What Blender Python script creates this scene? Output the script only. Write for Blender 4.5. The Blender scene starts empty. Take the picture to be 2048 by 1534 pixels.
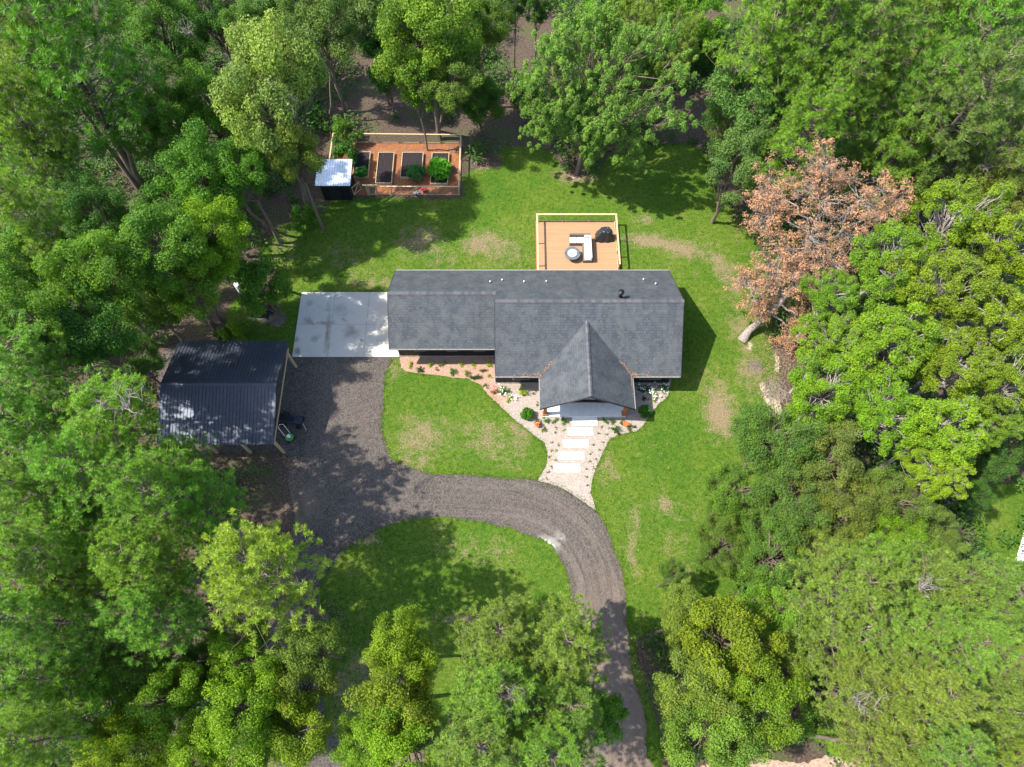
import bpy, bmesh, math, random
import numpy as np
from mathutils import Vector, Matrix
from mathutils.geometry import delaunay_2d_cdt

# ------------------------------------------------------------------ camera, sky, sun, exposure
SC = bpy.context.scene
C = SC.collection
FPX, TH, HC = 1385.0, math.radians(24.4), 46.0
cam = bpy.data.objects.new('camera', bpy.data.cameras.new('camera'))
C.objects.link(cam); SC.camera = cam
cam.location = (0, 0, HC); cam.rotation_euler = (TH, 0, 0)
cam.data.sensor_width = 36; cam.data.lens = FPX / 2048 * 36
cam.data.clip_end = 2000

SUN_EL, SUN_AZ = math.radians(56), math.radians(-94)          # azimuth clockwise from +Y
W = bpy.data.worlds.new('World'); SC.world = W; W.use_nodes = True
nt = W.node_tree
sky = nt.nodes.new('ShaderNodeTexSky'); sky.sky_type = 'NISHITA'; sky.sun_disc = False
sky.sun_elevation = SUN_EL; sky.sun_rotation = SUN_AZ
sky.air_density = 1.0; sky.dust_density = 1.2
nt.links.new(sky.outputs[0], nt.nodes['Background'].inputs[0])
nt.nodes['Background'].inputs[1].default_value = 0.15
sl = bpy.data.lights.new('sun', 'SUN'); sl.energy = 3.5; sl.angle = math.radians(0.5); sl.color = (1, 0.95, 0.86)
so = bpy.data.objects.new('sun', sl); C.objects.link(so)
sd = Vector((math.sin(SUN_AZ) * math.cos(SUN_EL), math.cos(SUN_AZ) * math.cos(SUN_EL), math.sin(SUN_EL)))
so.rotation_euler = sd.to_track_quat('Z', 'Y').to_euler(); so.location = sd * 80
SC.view_settings.view_transform = 'Standard'; SC.view_settings.look = 'None'
SC.view_settings.exposure = 1.48; SC.view_settings.gamma = 1

# ------------------------------------------------------------------ helpers
_s, _c = math.sin(TH), math.cos(TH)
def P(px, py, z=0.0):
    """photo pixel (2048 wide) and a height in metres -> the point on the site plan"""
    u = (px - 1024) / FPX; w = (767 - py) / FPX
    t = (HC - z) / (_c - w * _s)
    return (u * t, (_s + w * _c) * t, z)
def depth(x, y, z): return y * _s - (z - HC) * _c

def node(nt, t, **k):
    n = nt.nodes.new(t)
    for a, b in k.items():
        if a.startswith('i_'): n.inputs[a[2:].replace('_', ' ')].default_value = b
        else: setattr(n, a, b)
    return n
def newmat(name):
    m = bpy.data.materials.new(name); m.use_nodes = True
    b = m.node_tree.nodes['Principled BSDF']; b.inputs['Roughness'].default_value = .8
    b.inputs['Specular IOR Level'].default_value = .3
    return m, m.node_tree, b
def ramp(nt, src, stops):
    r = nt.nodes.new('ShaderNodeValToRGB'); cr = r.color_ramp
    cr.elements[0].position = stops[0][0]; cr.elements[0].color = (*stops[0][1], 1)
    cr.elements[1].position = stops[-1][0]; cr.elements[1].color = (*stops[-1][1], 1)
    for p, c in stops[1:-1]:
        e = cr.elements.new(p); e.color = (*c, 1)
    nt.links.new(src, r.inputs[0]); return r.outputs[0]
def noise(nt, scale, detail=4, rough=.6, vec=None, dist=0):
    n = node(nt, 'ShaderNodeTexNoise'); n.inputs['Scale'].default_value = scale
    n.inputs['Detail'].default_value = detail; n.inputs['Roughness'].default_value = rough
    n.inputs['Distortion'].default_value = dist
    if vec is None:
        t = nt.nodes.get('TC') or node(nt, 'ShaderNodeTexCoord', name='TC'); vec = t.outputs['Object']
    nt.links.new(vec, n.inputs['Vector']); return n.outputs['Fac']
def mapped(nt, scale=(1, 1, 1), rot=(0, 0, 0)):
    t = nt.nodes.get('TC') or node(nt, 'ShaderNodeTexCoord', name='TC')
    m = node(nt, 'ShaderNodeMapping'); m.inputs['Scale'].default_value = scale; m.inputs['Rotation'].default_value = rot
    nt.links.new(t.outputs['Object'], m.inputs['Vector']); return m.outputs[0]
def mixc(nt, fac, a, b, mode='MIX'):
    m = nt.nodes.new('ShaderNodeMix'); m.data_type = 'RGBA'; m.blend_type = mode
    for i, v in ((0, fac), (6, a), (7, b)):
        if isinstance(v, (int, float)): m.inputs[i].default_value = v
        elif isinstance(v, tuple): m.inputs[i].default_value = (*v, 1)
        else: nt.links.new(v, m.inputs[i])
    return m.outputs[2]
def mth(nt, op, a, b=0.0, clamp=False):
    m = nt.nodes.new('ShaderNodeMath'); m.operation = op; m.use_clamp = clamp
    for i, v in ((0, a), (1, b)):
        if isinstance(v, (int, float)): m.inputs[i].default_value = v
        else: nt.links.new(v, m.inputs[i])
    return m.outputs[0]
def attr(nt, name):
    a = node(nt, 'ShaderNodeAttribute', attribute_name=name); return a.outputs['Fac']
def bump(nt, b, h, strength=.5, dist=.05):
    n = nt.nodes.new('ShaderNodeBump'); n.inputs['Strength'].default_value = strength; n.inputs['Distance'].default_value = dist
    nt.links.new(h, n.inputs['Height']); nt.links.new(n.outputs[0], b.inputs['Normal'])

def simple(name, col, rough=.7, metal=0, var=.15, scale=6, spec=.3, bmp=0, streak=None):
    m, t, b = newmat(name)
    vec = mapped(t, streak) if streak else None
    n = noise(t, scale, 5, .65, vec)
    lo = tuple(max(0, c * (1 - var)) for c in col); hi = tuple(min(1, c * (1 + var)) for c in col)
    t.links.new(ramp(t, n, [(.3, lo), (.7, hi)]), b.inputs['Base Color'])
    b.inputs['Roughness'].default_value = rough; b.inputs['Metallic'].default_value = metal
    b.inputs['Specular IOR Level'].default_value = spec
    if bmp: bump(t, b, n, bmp, .02)
    return m

def tag(o, label=None, cat=None, group=None, kind=None):
    if label: o['label'] = label
    if cat: o['category'] = cat
    if group: o['group'] = group
    if kind: o['kind'] = kind
    return o
def thing(name, label, cat, loc=(0, 0, 0), group=None, rz=0):
    o = bpy.data.objects.new(name, None); C.objects.link(o); o.location = loc; o.rotation_euler = (0, 0, rz)
    o.empty_display_size = .3
    return tag(o, label, cat, group)
def link(name, me, parent=None):
    o = bpy.data.objects.new(name, me); C.objects.link(o)
    if parent is not None: o.parent = parent
    return o

class MB:
    """collects simple solids and links them as one mesh object"""
    def __init__(s): s.v = []; s.f = []
    def add(s, vs, fs):
        n = len(s.v); s.v += [tuple(v) for v in vs]; s.f += [tuple(i + n for i in f) for f in fs]; return s
    def box(s, x0, x1, y0, y1, z0, z1, rz=0, o=None):
        vs = [(x, y, z) for z in (z0, z1) for x, y in ((x0, y0), (x1, y0), (x1, y1), (x0, y1))]
        if rz:
            cx, cy = o or ((x0 + x1) / 2, (y0 + y1) / 2); cc, ss = math.cos(rz), math.sin(rz)
            vs = [(cx + (x - cx) * cc - (y - cy) * ss, cy + (x - cx) * ss + (y - cy) * cc, z) for x, y, z in vs]
        return s.add(vs, [(3, 2, 1, 0), (4, 5, 6, 7), (0, 1, 5, 4), (1, 2, 6, 5), (2, 3, 7, 6), (3, 0, 4, 7)])
    def slab(s, poly, th):
        """polygon (3D, counter-clockwise from above) thickened straight down"""
        n = len(poly)
        vs = list(poly) + [(x, y, z - th) for x, y, z in poly]
        return s.add(vs, [tuple(range(n)), tuple(range(2 * n - 1, n - 1, -1))] + [(i, i + n, (i + 1) % n + n, (i + 1) % n) for i in range(n)])
    def bar(s, a, b, w, h=None):
        a = Vector(a); b = Vector(b); d = (b - a).normalized(); h = h or w
        up = Vector((0, 0, 1)) if abs(d.z) < .95 else Vector((0, 1, 0))
        sx = d.cross(up).normalized() * w / 2; sy = sx.cross(d).normalized() * h / 2
        vs = [p + q for p in (a, b) for q in (-sx - sy, sx - sy, sx + sy, -sx + sy)]
        return s.add(vs, [(0, 1, 2, 3), (7, 6, 5, 4), (1, 0, 4, 5), (2, 1, 5, 6), (3, 2, 6, 7), (0, 3, 7, 4)])
    def tube(s, pts, rad, n=6, cap=True):
        pts = [Vector(p) for p in pts]
        if isinstance(rad, (int, float)): rad = [rad] * len(pts)
        base = len(s.v); vs = []; fs = []
        for i, p in enumerate(pts):
            d = (pts[min(i + 1, len(pts) - 1)] - pts[max(i - 1, 0)]).normalized()
            up = Vector((0, 0, 1)) if abs(d.z) < .9 else Vector((1, 0, 0))
            a = d.cross(up).normalized(); b = d.cross(a)
            for k in range(n):
                t = 2 * math.pi * k / n; vs.append(p + (a * math.cos(t) + b * math.sin(t)) * rad[i])
        for i in range(len(pts) - 1):
            for k in range(n):
                k2 = (k + 1) % n; fs.append((i * n + k, i * n + k2, (i + 1) * n + k2, (i + 1) * n + k))
        if cap: fs += [tuple(range(n - 1, -1, -1)), tuple(range((len(pts) - 1) * n, len(pts) * n))]
        return s.add(vs, fs)
    def lathe(s, cx, cy, prof, n=24):
        vs = [(cx + r * math.cos(2 * math.pi * k / n), cy + r * math.sin(2 * math.pi * k / n), z) for r, z in prof for k in range(n)]
        fs = [(i * n + k, i * n + (k + 1) % n, (i + 1) * n + (k + 1) % n, (i + 1) * n + k) for i in range(len(prof) - 1) for k in range(n)]
        fs += [tuple(range(n - 1, -1, -1)), tuple(range((len(prof) - 1) * n, len(prof) * n))]
        return s.add(vs, fs)
    def mesh(s, name, m, smooth=False, bevel=0):
        me = bpy.data.meshes.new(name); me.from_pydata(s.v, [], s.f); me.materials.append(m)
        bm = bmesh.new(); bm.from_mesh(me)
        bmesh.ops.recalc_face_normals(bm, faces=bm.faces)
        if bevel:
            bmesh.ops.bevel(bm, geom=[e for e in bm.edges if e.calc_face_angle(0) > .5], offset=bevel, segments=1, affect='EDGES')
        bm.to_mesh(me); bm.free()
        me.polygons.foreach_set('use_smooth', [bool(smooth)] * len(me.polygons))
        return me
    def build(s, name, m, parent=None, smooth=False, bevel=0):
        return link(name, s.mesh(name, m, smooth, bevel), parent)

def fast_mesh(name, V, F, mat, attrs=None, smooth=False, mats=None, midx=None):
    """V (n,3) floats, F (m,k) ints, all faces with k corners"""
    V = np.asarray(V, np.float32); F = np.asarray(F, np.int32); k = F.shape[1]
    me = bpy.data.meshes.new(name); me.vertices.add(len(V)); me.vertices.foreach_set('co', V.ravel())
    me.loops.add(F.size); me.loops.foreach_set('vertex_index', F.ravel())
    me.polygons.add(len(F)); me.polygons.foreach_set('loop_start', np.arange(0, F.size, k, dtype=np.int32))
    try: me.polygons.foreach_set('loop_total', np.full(len(F), k, np.int32))
    except Exception: pass
    me.materials.append(mat)
    for nme, (dom, arr) in (attrs or {}).items():
        a = me.attributes.new(nme, 'FLOAT', dom); a.data.foreach_set('value', np.asarray(arr, np.float32))
    me.update(calc_edges=True)
    me.polygons.foreach_set('use_smooth', np.full(len(F), bool(smooth)))
    return me

def catmull(pts, step=.5, closed=True):
    pts = [np.array(p[:2], float) for p in pts]; n = len(pts); out = []
    for i in range(n if closed else n - 1):
        p0, p1, p2, p3 = (pts[(i + k) % n] if closed else pts[min(max(i + k, 0), n - 1)] for k in (-1, 0, 1, 2))
        m = max(1, int(np.linalg.norm(p2 - p1) / step))
        for j in range(m):
            t = j / m
            out.append(.5 * ((2 * p1) + (p2 - p0) * t + (2 * p0 - 5 * p1 + 4 * p2 - p3) * t * t + (3 * p1 - p0 - 3 * p2 + p3) * t ** 3))
    return np.array(out)
def pxpoly(pts, step=.5, z=0): return catmull([P(x, y, z) for x, y in pts], step)
def linpoly(pts, step=.3):
    out = []; n = len(pts)
    for i in range(n):
        a = np.array(pts[i][:2], float); b = np.array(pts[(i + 1) % n][:2], float); m = max(1, int(np.linalg.norm(b - a) / step))
        out += [a + (b - a) * j / m for j in range(m)]
    return np.array(out)
def ragged(poly, amp, seed=0):
    """push an outline in and out the way grass and gravel edges wander"""
    r = np.random.default_rng(seed); n = len(poly)
    nx = np.roll(poly, -1, 0) - np.roll(poly, 1, 0); nr = np.stack([nx[:, 1], -nx[:, 0]], 1); nr /= np.linalg.norm(nr, axis=1, keepdims=True) + 1e-9
    w = r.normal(size=n) * .6; low = np.interp(np.arange(n), np.arange(0, n + 9, 8), r.normal(size=len(np.arange(0, n + 9, 8))))
    return poly + nr * ((w + low) * amp)[:, None]
def inside(poly, X, Y):
    r = np.zeros(X.shape, bool); n = len(poly); j = n - 1
    for i in range(n):
        xi, yi = poly[i]; xj, yj = poly[j]
        if yi != yj:
            r ^= ((yi > Y) != (yj > Y)) & (X < (xj - xi) * (Y - yi) / (yj - yi) + xi)
        j = i
    return r
def sheet(name, poly, z, mat, grid=1.0, attrf=None, kind='structure', parent=None, bumpy=0):
    """flat ground sheet cut to an outline, with inner points for soft attributes"""
    mn, mx = poly.min(0), poly.max(0)
    gx, gy = np.meshgrid(np.arange(mn[0] + grid / 2, mx[0], grid), np.arange(mn[1] + grid / 2, mx[1], grid))
    gx = gx.ravel(); gy = gy.ravel(); k = inside(poly, gx, gy); gp = np.stack([gx[k], gy[k]], 1)
    n = len(poly); allp = np.concatenate([poly, gp])
    v, e, f, *_ = delaunay_2d_cdt([Vector(p) for p in allp.tolist()], [(i, (i + 1) % n) for i in range(n)], [], 1, 1e-5)
    V = np.array([(p.x, p.y, z) for p in v]); me = bpy.data.meshes.new(name)
    if bumpy:
        V[:, 2] += bumpy * (np.sin(V[:, 0] * 1.1) * np.sin(V[:, 1] * .9 + 1) * .5 + .5)
    me.from_pydata(V.tolist(), [], [tuple(q) for q in f]); me.materials.append(mat)
    if me.polygons and me.polygons[0].normal.z < 0: me.flip_normals()
    for nme, arr in (attrf(V[:, 0], V[:, 1]) if attrf else {}).items():
        a = me.attributes.new(nme, 'FLOAT', 'POINT'); a.data.foreach_set('value', np.asarray(arr, np.float32))
    o = link(name, me, parent)
    if kind: o['kind'] = kind
    return o
def blobs(lst):
    """soft patches given as photo pixel centre, half sizes in pixels, tilt, strength"""
    out = []
    for px, py, rx, ry, ang, s in lst:
        x, y, _ = P(px, py); d = depth(x, y, 0) / FPX
        out.append((x, y, rx * d, ry * d / .85, math.radians(ang), s))
    def f(X, Y):
        r = np.zeros(len(X))
        for x, y, a, b, t, s in out:
            u = (X - x) * math.cos(t) + (Y - y) * math.sin(t); v = -(X - x) * math.sin(t) + (Y - y) * math.cos(t)
            r = np.maximum(r, s * np.exp(-((u / a) ** 2 + (v / b) ** 2)))
        return r
    return f
# ------------------------------------------------------------------ ground materials
def mat_forest_floor():
    m, t, b = newmat('leaf_litter')
    a = noise(t, .35, 5, .6); f = noise(t, 7, 8, .75)
    c1 = ramp(t, f, [(.3, (.025, .018, .012)), (.5, (.08, .056, .04)), (.62, (.16, .115, .08)), (.75, (.34, .26, .19))])
    c2 = ramp(t, f, [(.3, (.03, .04, .012)), (.6, (.09, .11, .03)), (.78, (.2, .2, .08))])
    t.links.new(mixc(t, ramp(t, a, [(.5, (0, 0, 0)), (.64, (.8, .8, .8))]), c1, c2), b.inputs['Base Color'])
    b.inputs['Roughness'].default_value = .95; bump(t, b, f, 1, .12); return m
def mat_lawn():
    m, t, b = newmat('lawn_grass')
    big = noise(t, .22, 4, .6); mid = noise(t, 1.4, 5, .7); fine = noise(t, 9, 6, .8); wov = noise(t, 28, 3, .8)
    g1 = ramp(t, fine, [(.25, (.016, .046, .005)), (.5, (.052, .122, .009)), (.75, (.125, .205, .018))])
    g2 = ramp(t, fine, [(.25, (.035, .068, .007)), (.5, (.10, .155, .014)), (.75, (.225, .25, .045))])
    green = mixc(t, ramp(t, mth(t, 'ADD', mth(t, 'MULTIPLY', big, .6), mth(t, 'MULTIPLY', mid, .4)), [(.38, (0, 0, 0)), (.6, (1, 1, 1))]), g1, g2)
    tuft = noise(t, 3.4, 6, .75)
    green = mixc(t, ramp(t, tuft, [(.42, (.55, .55, .55)), (.5, (0, 0, 0))]), green, (.022, .062, .006))
    green = mixc(t, ramp(t, tuft, [(.58, (0, 0, 0)), (.72, (.6, .6, .6))]), green, (.2, .2, .07))
    dry = ramp(t, fine, [(.25, (.08, .065, .035)), (.5, (.22, .16, .095)), (.75, (.42, .31, .2))])
    d = mth(t, 'ADD', attr(t, 'dry'), mth(t, 'MULTIPLY', mth(t, 'SUBTRACT', mid, .5), 1.5))
    d = mth(t, 'ADD', d, mth(t, 'MULTIPLY', mth(t, 'SUBTRACT', fine, .5), 1.6))
    d = mth(t, 'ADD', d, mth(t, 'MULTIPLY', mth(t, 'SUBTRACT', big, .5), .9))
    dm = ramp(t, d, [(.25, (0, 0, 0)), (.72, (.9, .9, .9))])
    col = mixc(t, dm, green, dry)
    sand = ramp(t, fine, [(.3, (.3, .23, .15)), (.7, (.62, .52, .4))])
    s = mth(t, 'ADD', attr(t, 'sand'), mth(t, 'MULTIPLY', mth(t, 'SUBTRACT', mid, .5), 1.2))
    col = mixc(t, ramp(t, s, [(.42, (0, 0, 0)), (.6, (1, 1, 1))]), col, sand)
    t.links.new(col, b.inputs['Base Color']); b.inputs['Roughness'].default_value = .9
    b.inputs['Specular IOR Level'].default_value = .12
    bump(t, b, mth(t, 'ADD', fine, wov), .9, .06); return m
def mat_drive():
    m, t, b = newmat('dark_gravel')
    f = noise(t, 24, 4, .9); mid = noise(t, 1.1, 5, .7)
    g = ramp(t, f, [(.28, (.024, .02, .017)), (.48, (.07, .059, .051)), (.6, (.125, .106, .093)), (.72, (.38, .335, .30))])
    v = node(t, 'ShaderNodeTexVoronoi'); v.inputs['Scale'].default_value = 15
    t.links.new(t.nodes['TC'].outputs['Object'], v.inputs['Vector'])
    g = mixc(t, .35, g, ramp(t, v.outputs['Color'], [(.2, (.018, .015, .012)), (.8, (.24, .2, .17))]))
    mud = ramp(t, f, [(.3, (.09, .064, .046)), (.7, (.27, .205, .155))])
    # wheel tracks, from how far a spot lies from the middle of the drive
    ac = attr(t, 'across'); al = attr(t, 'along')
    cb = node(t, 'ShaderNodeCombineXYZ'); t.links.new(mth(t, 'MULTIPLY', ac, 2.6), cb.inputs[0]); t.links.new(mth(t, 'MULTIPLY', al, .12), cb.inputs[1])
    st = noise(t, 1.7, 5, .75, cb.outputs[0])
    mm = mth(t, 'ADD', attr(t, 'mud'), mth(t, 'MULTIPLY', mth(t, 'SUBTRACT', mid, .5), .8))
    col = mixc(t, ramp(t, mm, [(.25, (0, 0, 0)), (.8, (.95, .95, .95))]), g, mud)
    light = mth(t, 'MULTIPLY', attr(t, 'track'), ramp(t, st, [(.42, (0, 0, 0)), (.62, (1, 1, 1))]))
    col = mixc(t, mth(t, 'MULTIPLY', light, .45), col, (.22, .185, .155))
    dark = mth(t, 'MULTIPLY', attr(t, 'track'), ramp(t, st, [(.33, (1, 1, 1)), (.45, (0, 0, 0))]))
    col = mixc(t, mth(t, 'MULTIPLY', dark, .6), col, (.05, .04, .032))
    p = mth(t, 'ADD', attr(t, 'pale'), mth(t, 'MULTIPLY', mth(t, 'SUBTRACT', mid, .5), .9))
    col = mixc(t, ramp(t, p, [(.3, (0, 0, 0)), (.8, (.9, .9, .9))]), col, (.46, .44, .40))
    t.links.new(col, b.inputs['Base Color']); b.inputs['Roughness'].default_value = .9
    b.inputs['Specular IOR Level'].default_value = .2
    bump(t, b, f, 1, .06); return m
def mat_bed():
    m, t, b = newmat('pale_pea_gravel')
    f = noise(t, 14, 4, .85)
    a = ramp(t, f, [(.3, (.17, .095, .065)), (.55, (.36, .23, .165)), (.75, (.58, .42, .33))])
    c = ramp(t, f, [(.3, (.16, .13, .105)), (.55, (.34, .285, .24)), (.75, (.56, .49, .43))])
    mid = noise(t, .9, 3, .6)
    k = mth(t, 'ADD', attr(t, 'cream'), mth(t, 'MULTIPLY', mth(t, 'SUBTRACT', mid, .5), .6))
    t.links.new(mixc(t, ramp(t, k, [(.3, (0, 0, 0)), (.7, (1, 1, 1))]), a, c), b.inputs['Base Color'])
    b.inputs['Roughness'].default_value = .95; bump(t, b, f, .8, .04); return m
def mat_mulch():
    m, t, b = newmat('orange_wood_mulch')
    f = noise(t, 13, 6, .85); mid = noise(t, .8, 4, .6)
    a = ramp(t, f, [(.34, (.05, .018, .01)), (.48, (.24, .085, .032)), (.58, (.46, .19, .07)), (.7, (.7, .42, .22))])
    c = ramp(t, f, [(.34, (.04, .025, .022)), (.55, (.2, .115, .085)), (.72, (.4, .28, .2))])
    t.links.new(mixc(t, ramp(t, mid, [(.42, (0, 0, 0)), (.68, (.85, .85, .85))]), a, c), b.inputs['Base Color'])
    b.inputs['Roughness'].default_value = .95; bump(t, b, f, 1, .08); return m
def mat_concrete():
    m, t, b = newmat('weathered_concrete')
    f = noise(t, 18, 6, .7); mid = noise(t, .9, 6, .7, dist=.6); st = noise(t, .45, 4, .6)
    col = ramp(t, f, [(.3, (.38, .36, .31)), (.7, (.53, .505, .45))])
    col = mixc(t, ramp(t, mid, [(.5, (0, 0, 0)), (.72, (.5, .5, .5))]), col, (.36, .31, .25))
    s = mth(t, 'ADD', attr(t, 'stain'), mth(t, 'MULTIPLY', mth(t, 'SUBTRACT', mid, .5), 1.1))
    col = mixc(t, ramp(t, s, [(.2, (0, 0, 0)), (.75, (.8, .8, .8))]), col, (.17, .13, .095))
    t.links.new(col, b.inputs['Base Color']); b.inputs['Roughness'].default_value = .8; bump(t, b, f, .2, .01); return m
def mat_soil():
    m, t, b = newmat('dark_bed_soil')
    f = noise(t, 12, 7, .8)
    t.links.new(ramp(t, f, [(.38, (.006, .005, .006)), (.52, (.025, .018, .02)), (.62, (.08, .055, .058)), (.72, (.25, .2, .19))]), b.inputs['Base Color'])
    b.inputs['Roughness'].default_value = .95; bump(t, b, f, 1, .08); return m
M = {}
M['floor'] = mat_forest_floor(); M['lawn'] = mat_lawn(); M['drive'] = mat_drive(); M['bed'] = mat_bed()
M['mulch'] = mat_mulch(); M['concrete'] = mat_concrete(); M['soil'] = mat_soil()
M['white_slab'] = simple('pale_concrete', (.68, .67, .64), .7, var=.1, scale=3)
M['pine_wood'] = simple('new_pine_lumber', (.50, .36, .2), .7, var=.15, scale=9, streak=(1, 8, 1))
M['old_wood'] = simple('weathered_lumber', (.45, .34, .2), .8, var=.2, scale=9)
M['cedar'] = simple('brown_stained_post', (.33, .12, .045), .6, var=.2, scale=12)
M['black_wall'] = simple('black_siding', (.012, .013, .016), .55, var=.2, scale=3)
M['fascia'] = simple('dark_fascia', (.03, .03, .035), .5, var=.1)
M['gutter'] = simple('pale_drip_edge', (.24, .235, .22), .5, var=.1)
M['glass'] = simple('dark_window_glass', (.02, .028, .035), .08, var=.1, spec=.8)
M['frame'] = simple('window_trim', (.16, .13, .10), .5, var=.1)
M['pvc'] = simple('white_pipe', (.75, .75, .73), .4, var=.05)
M['black_metal'] = simple('black_pipe_metal', (.02, .02, .022), .35, metal=.5, var=.1)
M['litter'] = simple('brown_leaf_debris', (.24, .155, .11), .9, var=.5, scale=20, bmp=.8)
M['soot'] = simple('charred_ash', (.018, .015, .016), .95, var=.6, scale=10, bmp=1)
M['twig'] = simple('dry_grey_twigs', (.22, .18, .15), .9, var=.3)

def mat_metal_roof(name, col, rough, metal=.6):
    m, t, b = newmat(name)
    n = noise(t, .6, 5, .6); n2 = noise(t, 5, 4, .7)
    t.links.new(ramp(t, n2, [(.3, tuple(c * .8 for c in col)), (.7, tuple(c * 1.2 for c in col))]), b.inputs['Base Color'])
    b.inputs['Metallic'].default_value = metal
    t.links.new(ramp(t, n, [(.3, (rough - .1,) * 3), (.7, (rough + .12,) * 3)]), b.inputs['Roughness'])
    return m
M['carport_metal'] = mat_metal_roof('charcoal_ribbed_metal', (.06, .07, .09), .45, .5)
M['shed_metal'] = mat_metal_roof('galvanised_ribbed_metal', (.58, .63, .68), .45, .6)

def mat_shingle(name, swap):
    m, t, b = newmat(name)
    v = mapped(t, (1, 1, 1), (0, 0, math.pi / 2) if swap else (0, 0, 0))
    br = node(t, 'ShaderNodeTexBrick'); t.links.new(v, br.inputs['Vector'])
    br.offset = .5; br.squash = 1; br.inputs['Scale'].default_value = 1
    br.inputs['Brick Width'].default_value = .2; br.inputs['Row Height'].default_value = .15
    br.inputs['Mortar Size'].default_value = .02; br.inputs['Mortar Smooth'].default_value = .3; br.inputs['Bias'].default_value = 0
    br.inputs['Color1'].default_value = (.025, .031, .038, 1); br.inputs['Color2'].default_value = (.07, .08, .09, 1)
    br.inputs['Mortar'].default_value = (.022, .026, .032, 1)
    n = noise(t, 1.3, 5, .7); f = noise(t, 30, 3, .8)
    c = mixc(t, .45, br.outputs['Color'], ramp(t, f, [(.3, (.014, .018, .022)), (.7, (.115, .127, .14))]))
    c = mixc(t, ramp(t, n, [(.42, (0, 0, 0)), (.65, (.6, .6, .6))]), c, (.095, .10, .098))
    sk = noise(t, .5, 4, .6, mapped(t, (.5, 3, 1) if swap else (3, .5, 1)))
    c = mixc(t, ramp(t, sk, [(.5, (0, 0, 0)), (.7, (.45, .45, .45))]), c, (.03, .036, .04))
    t.links.new(c, b.inputs['Base Color']); b.inputs['Roughness'].default_value = .85
    bump(t, b, br.outputs['Fac'], -.6, .02); return m
M['shingle'] = mat_shingle('grey_blue_shingles', False); M['shingle_porch'] = mat_shingle('grey_blue_shingles_porch', True)
def mat_ridge():
    m, t, b = newmat('ridge_cap_shingles')
    g = attr(t, 'v'); f = noise(t, 22, 3, .8)
    c = mixc(t, .4, ramp(t, g, [(0, (.035, .038, .043)), (.5, (.065, .066, .07)), (1, (.105, .097, .096))]), ramp(t, f, [(.3, (.03, .03, .04)), (.7, (.2, .2, .22))]))
    t.links.new(c, b.inputs['Base Color']); return m
M['ridge'] = mat_ridge()
def mat_deck():
    m, t, b = newmat('honey_deck_boards')
    g = attr(t, 'v'); n = noise(t, 5, 5, .7, mapped(t, (.25, 6, 1)))
    c = mixc(t, .5, ramp(t, g, [(0, (.31, .18, .092)), (1, (.37, .22, .115))]), ramp(t, n, [(.25, (.28, .155, .078)), (.75, (.39, .24, .13))]))
    t.links.new(c, b.inputs['Base Color']); b.inputs['Roughness'].default_value = .6; return m
M['deck'] = mat_deck()

# ------------------------------------------------------------------ ground, lawn, drive, beds, pad
gm = MB().add([(-400, -300, 0), (400, -300, 0), (400, 500, 0), (-400, 500, 0)], [(0, 1, 2, 3)])
tag(gm.build('ground', M['floor']), 'brown leaf litter of the woodland floor around the lawns', 'ground', kind='structure')

LAWN = pxpoly([(928, 350), (960, 336), (1003, 332), (1007, 296), (1060, 298), (1100, 303), (1140, 350), (1190, 345), (1240, 300), (1380, 290), (1420, 325), (1435, 375), (1465, 415),
               (1495, 460), (1530, 520), (1540, 600), (1545, 690), (1560, 720), (1555, 790), (1570, 850), (1600, 950), (1560, 1050), (1500, 1150),
               (1430, 1220), (1360, 1250), (1310, 1260), (1275, 1290), (1300, 1400), (1330, 1520), (1330, 1560), (1200, 1560), (1000, 1520),
               (800, 1500), (705, 1480), (668, 1400), (672, 1300), (665, 1230), (640, 1180), (660, 1100), (600, 1030),
               (600, 900), (600, 730), (500, 700), (440, 692), (450, 650), (470, 600), (545, 590), (548, 540), (525, 505), (545, 470), (590, 440),
               (650, 428), (668, 400), (800, 396), (918, 398)])
LAWN_O = ragged(pxpoly([(928, 350), (960, 336), (1003, 332), (1007, 296), (1060, 298), (1100, 303), (1140, 350), (1190, 345), (1240, 300), (1380, 290), (1420, 325), (1435, 375), (1465, 415),
               (1495, 460), (1530, 520), (1540, 600), (1545, 690), (1560, 720), (1555, 790), (1570, 850), (1600, 950), (1560, 1050), (1500, 1150),
               (1430, 1220), (1360, 1250), (1310, 1260), (1275, 1290), (1300, 1400), (1330, 1520), (1330, 1560), (1200, 1560), (1000, 1520),
               (800, 1500), (705, 1480), (668, 1400), (672, 1300), (665, 1230), (640, 1180), (660, 1100), (600, 1030),
               (600, 900), (600, 730), (500, 700), (440, 692), (450, 650), (470, 600), (545, 590), (548, 540), (525, 505), (545, 470), (590, 440),
               (650, 428), (668, 400), (800, 396), (918, 398)], .12), .07, 1)
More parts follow.
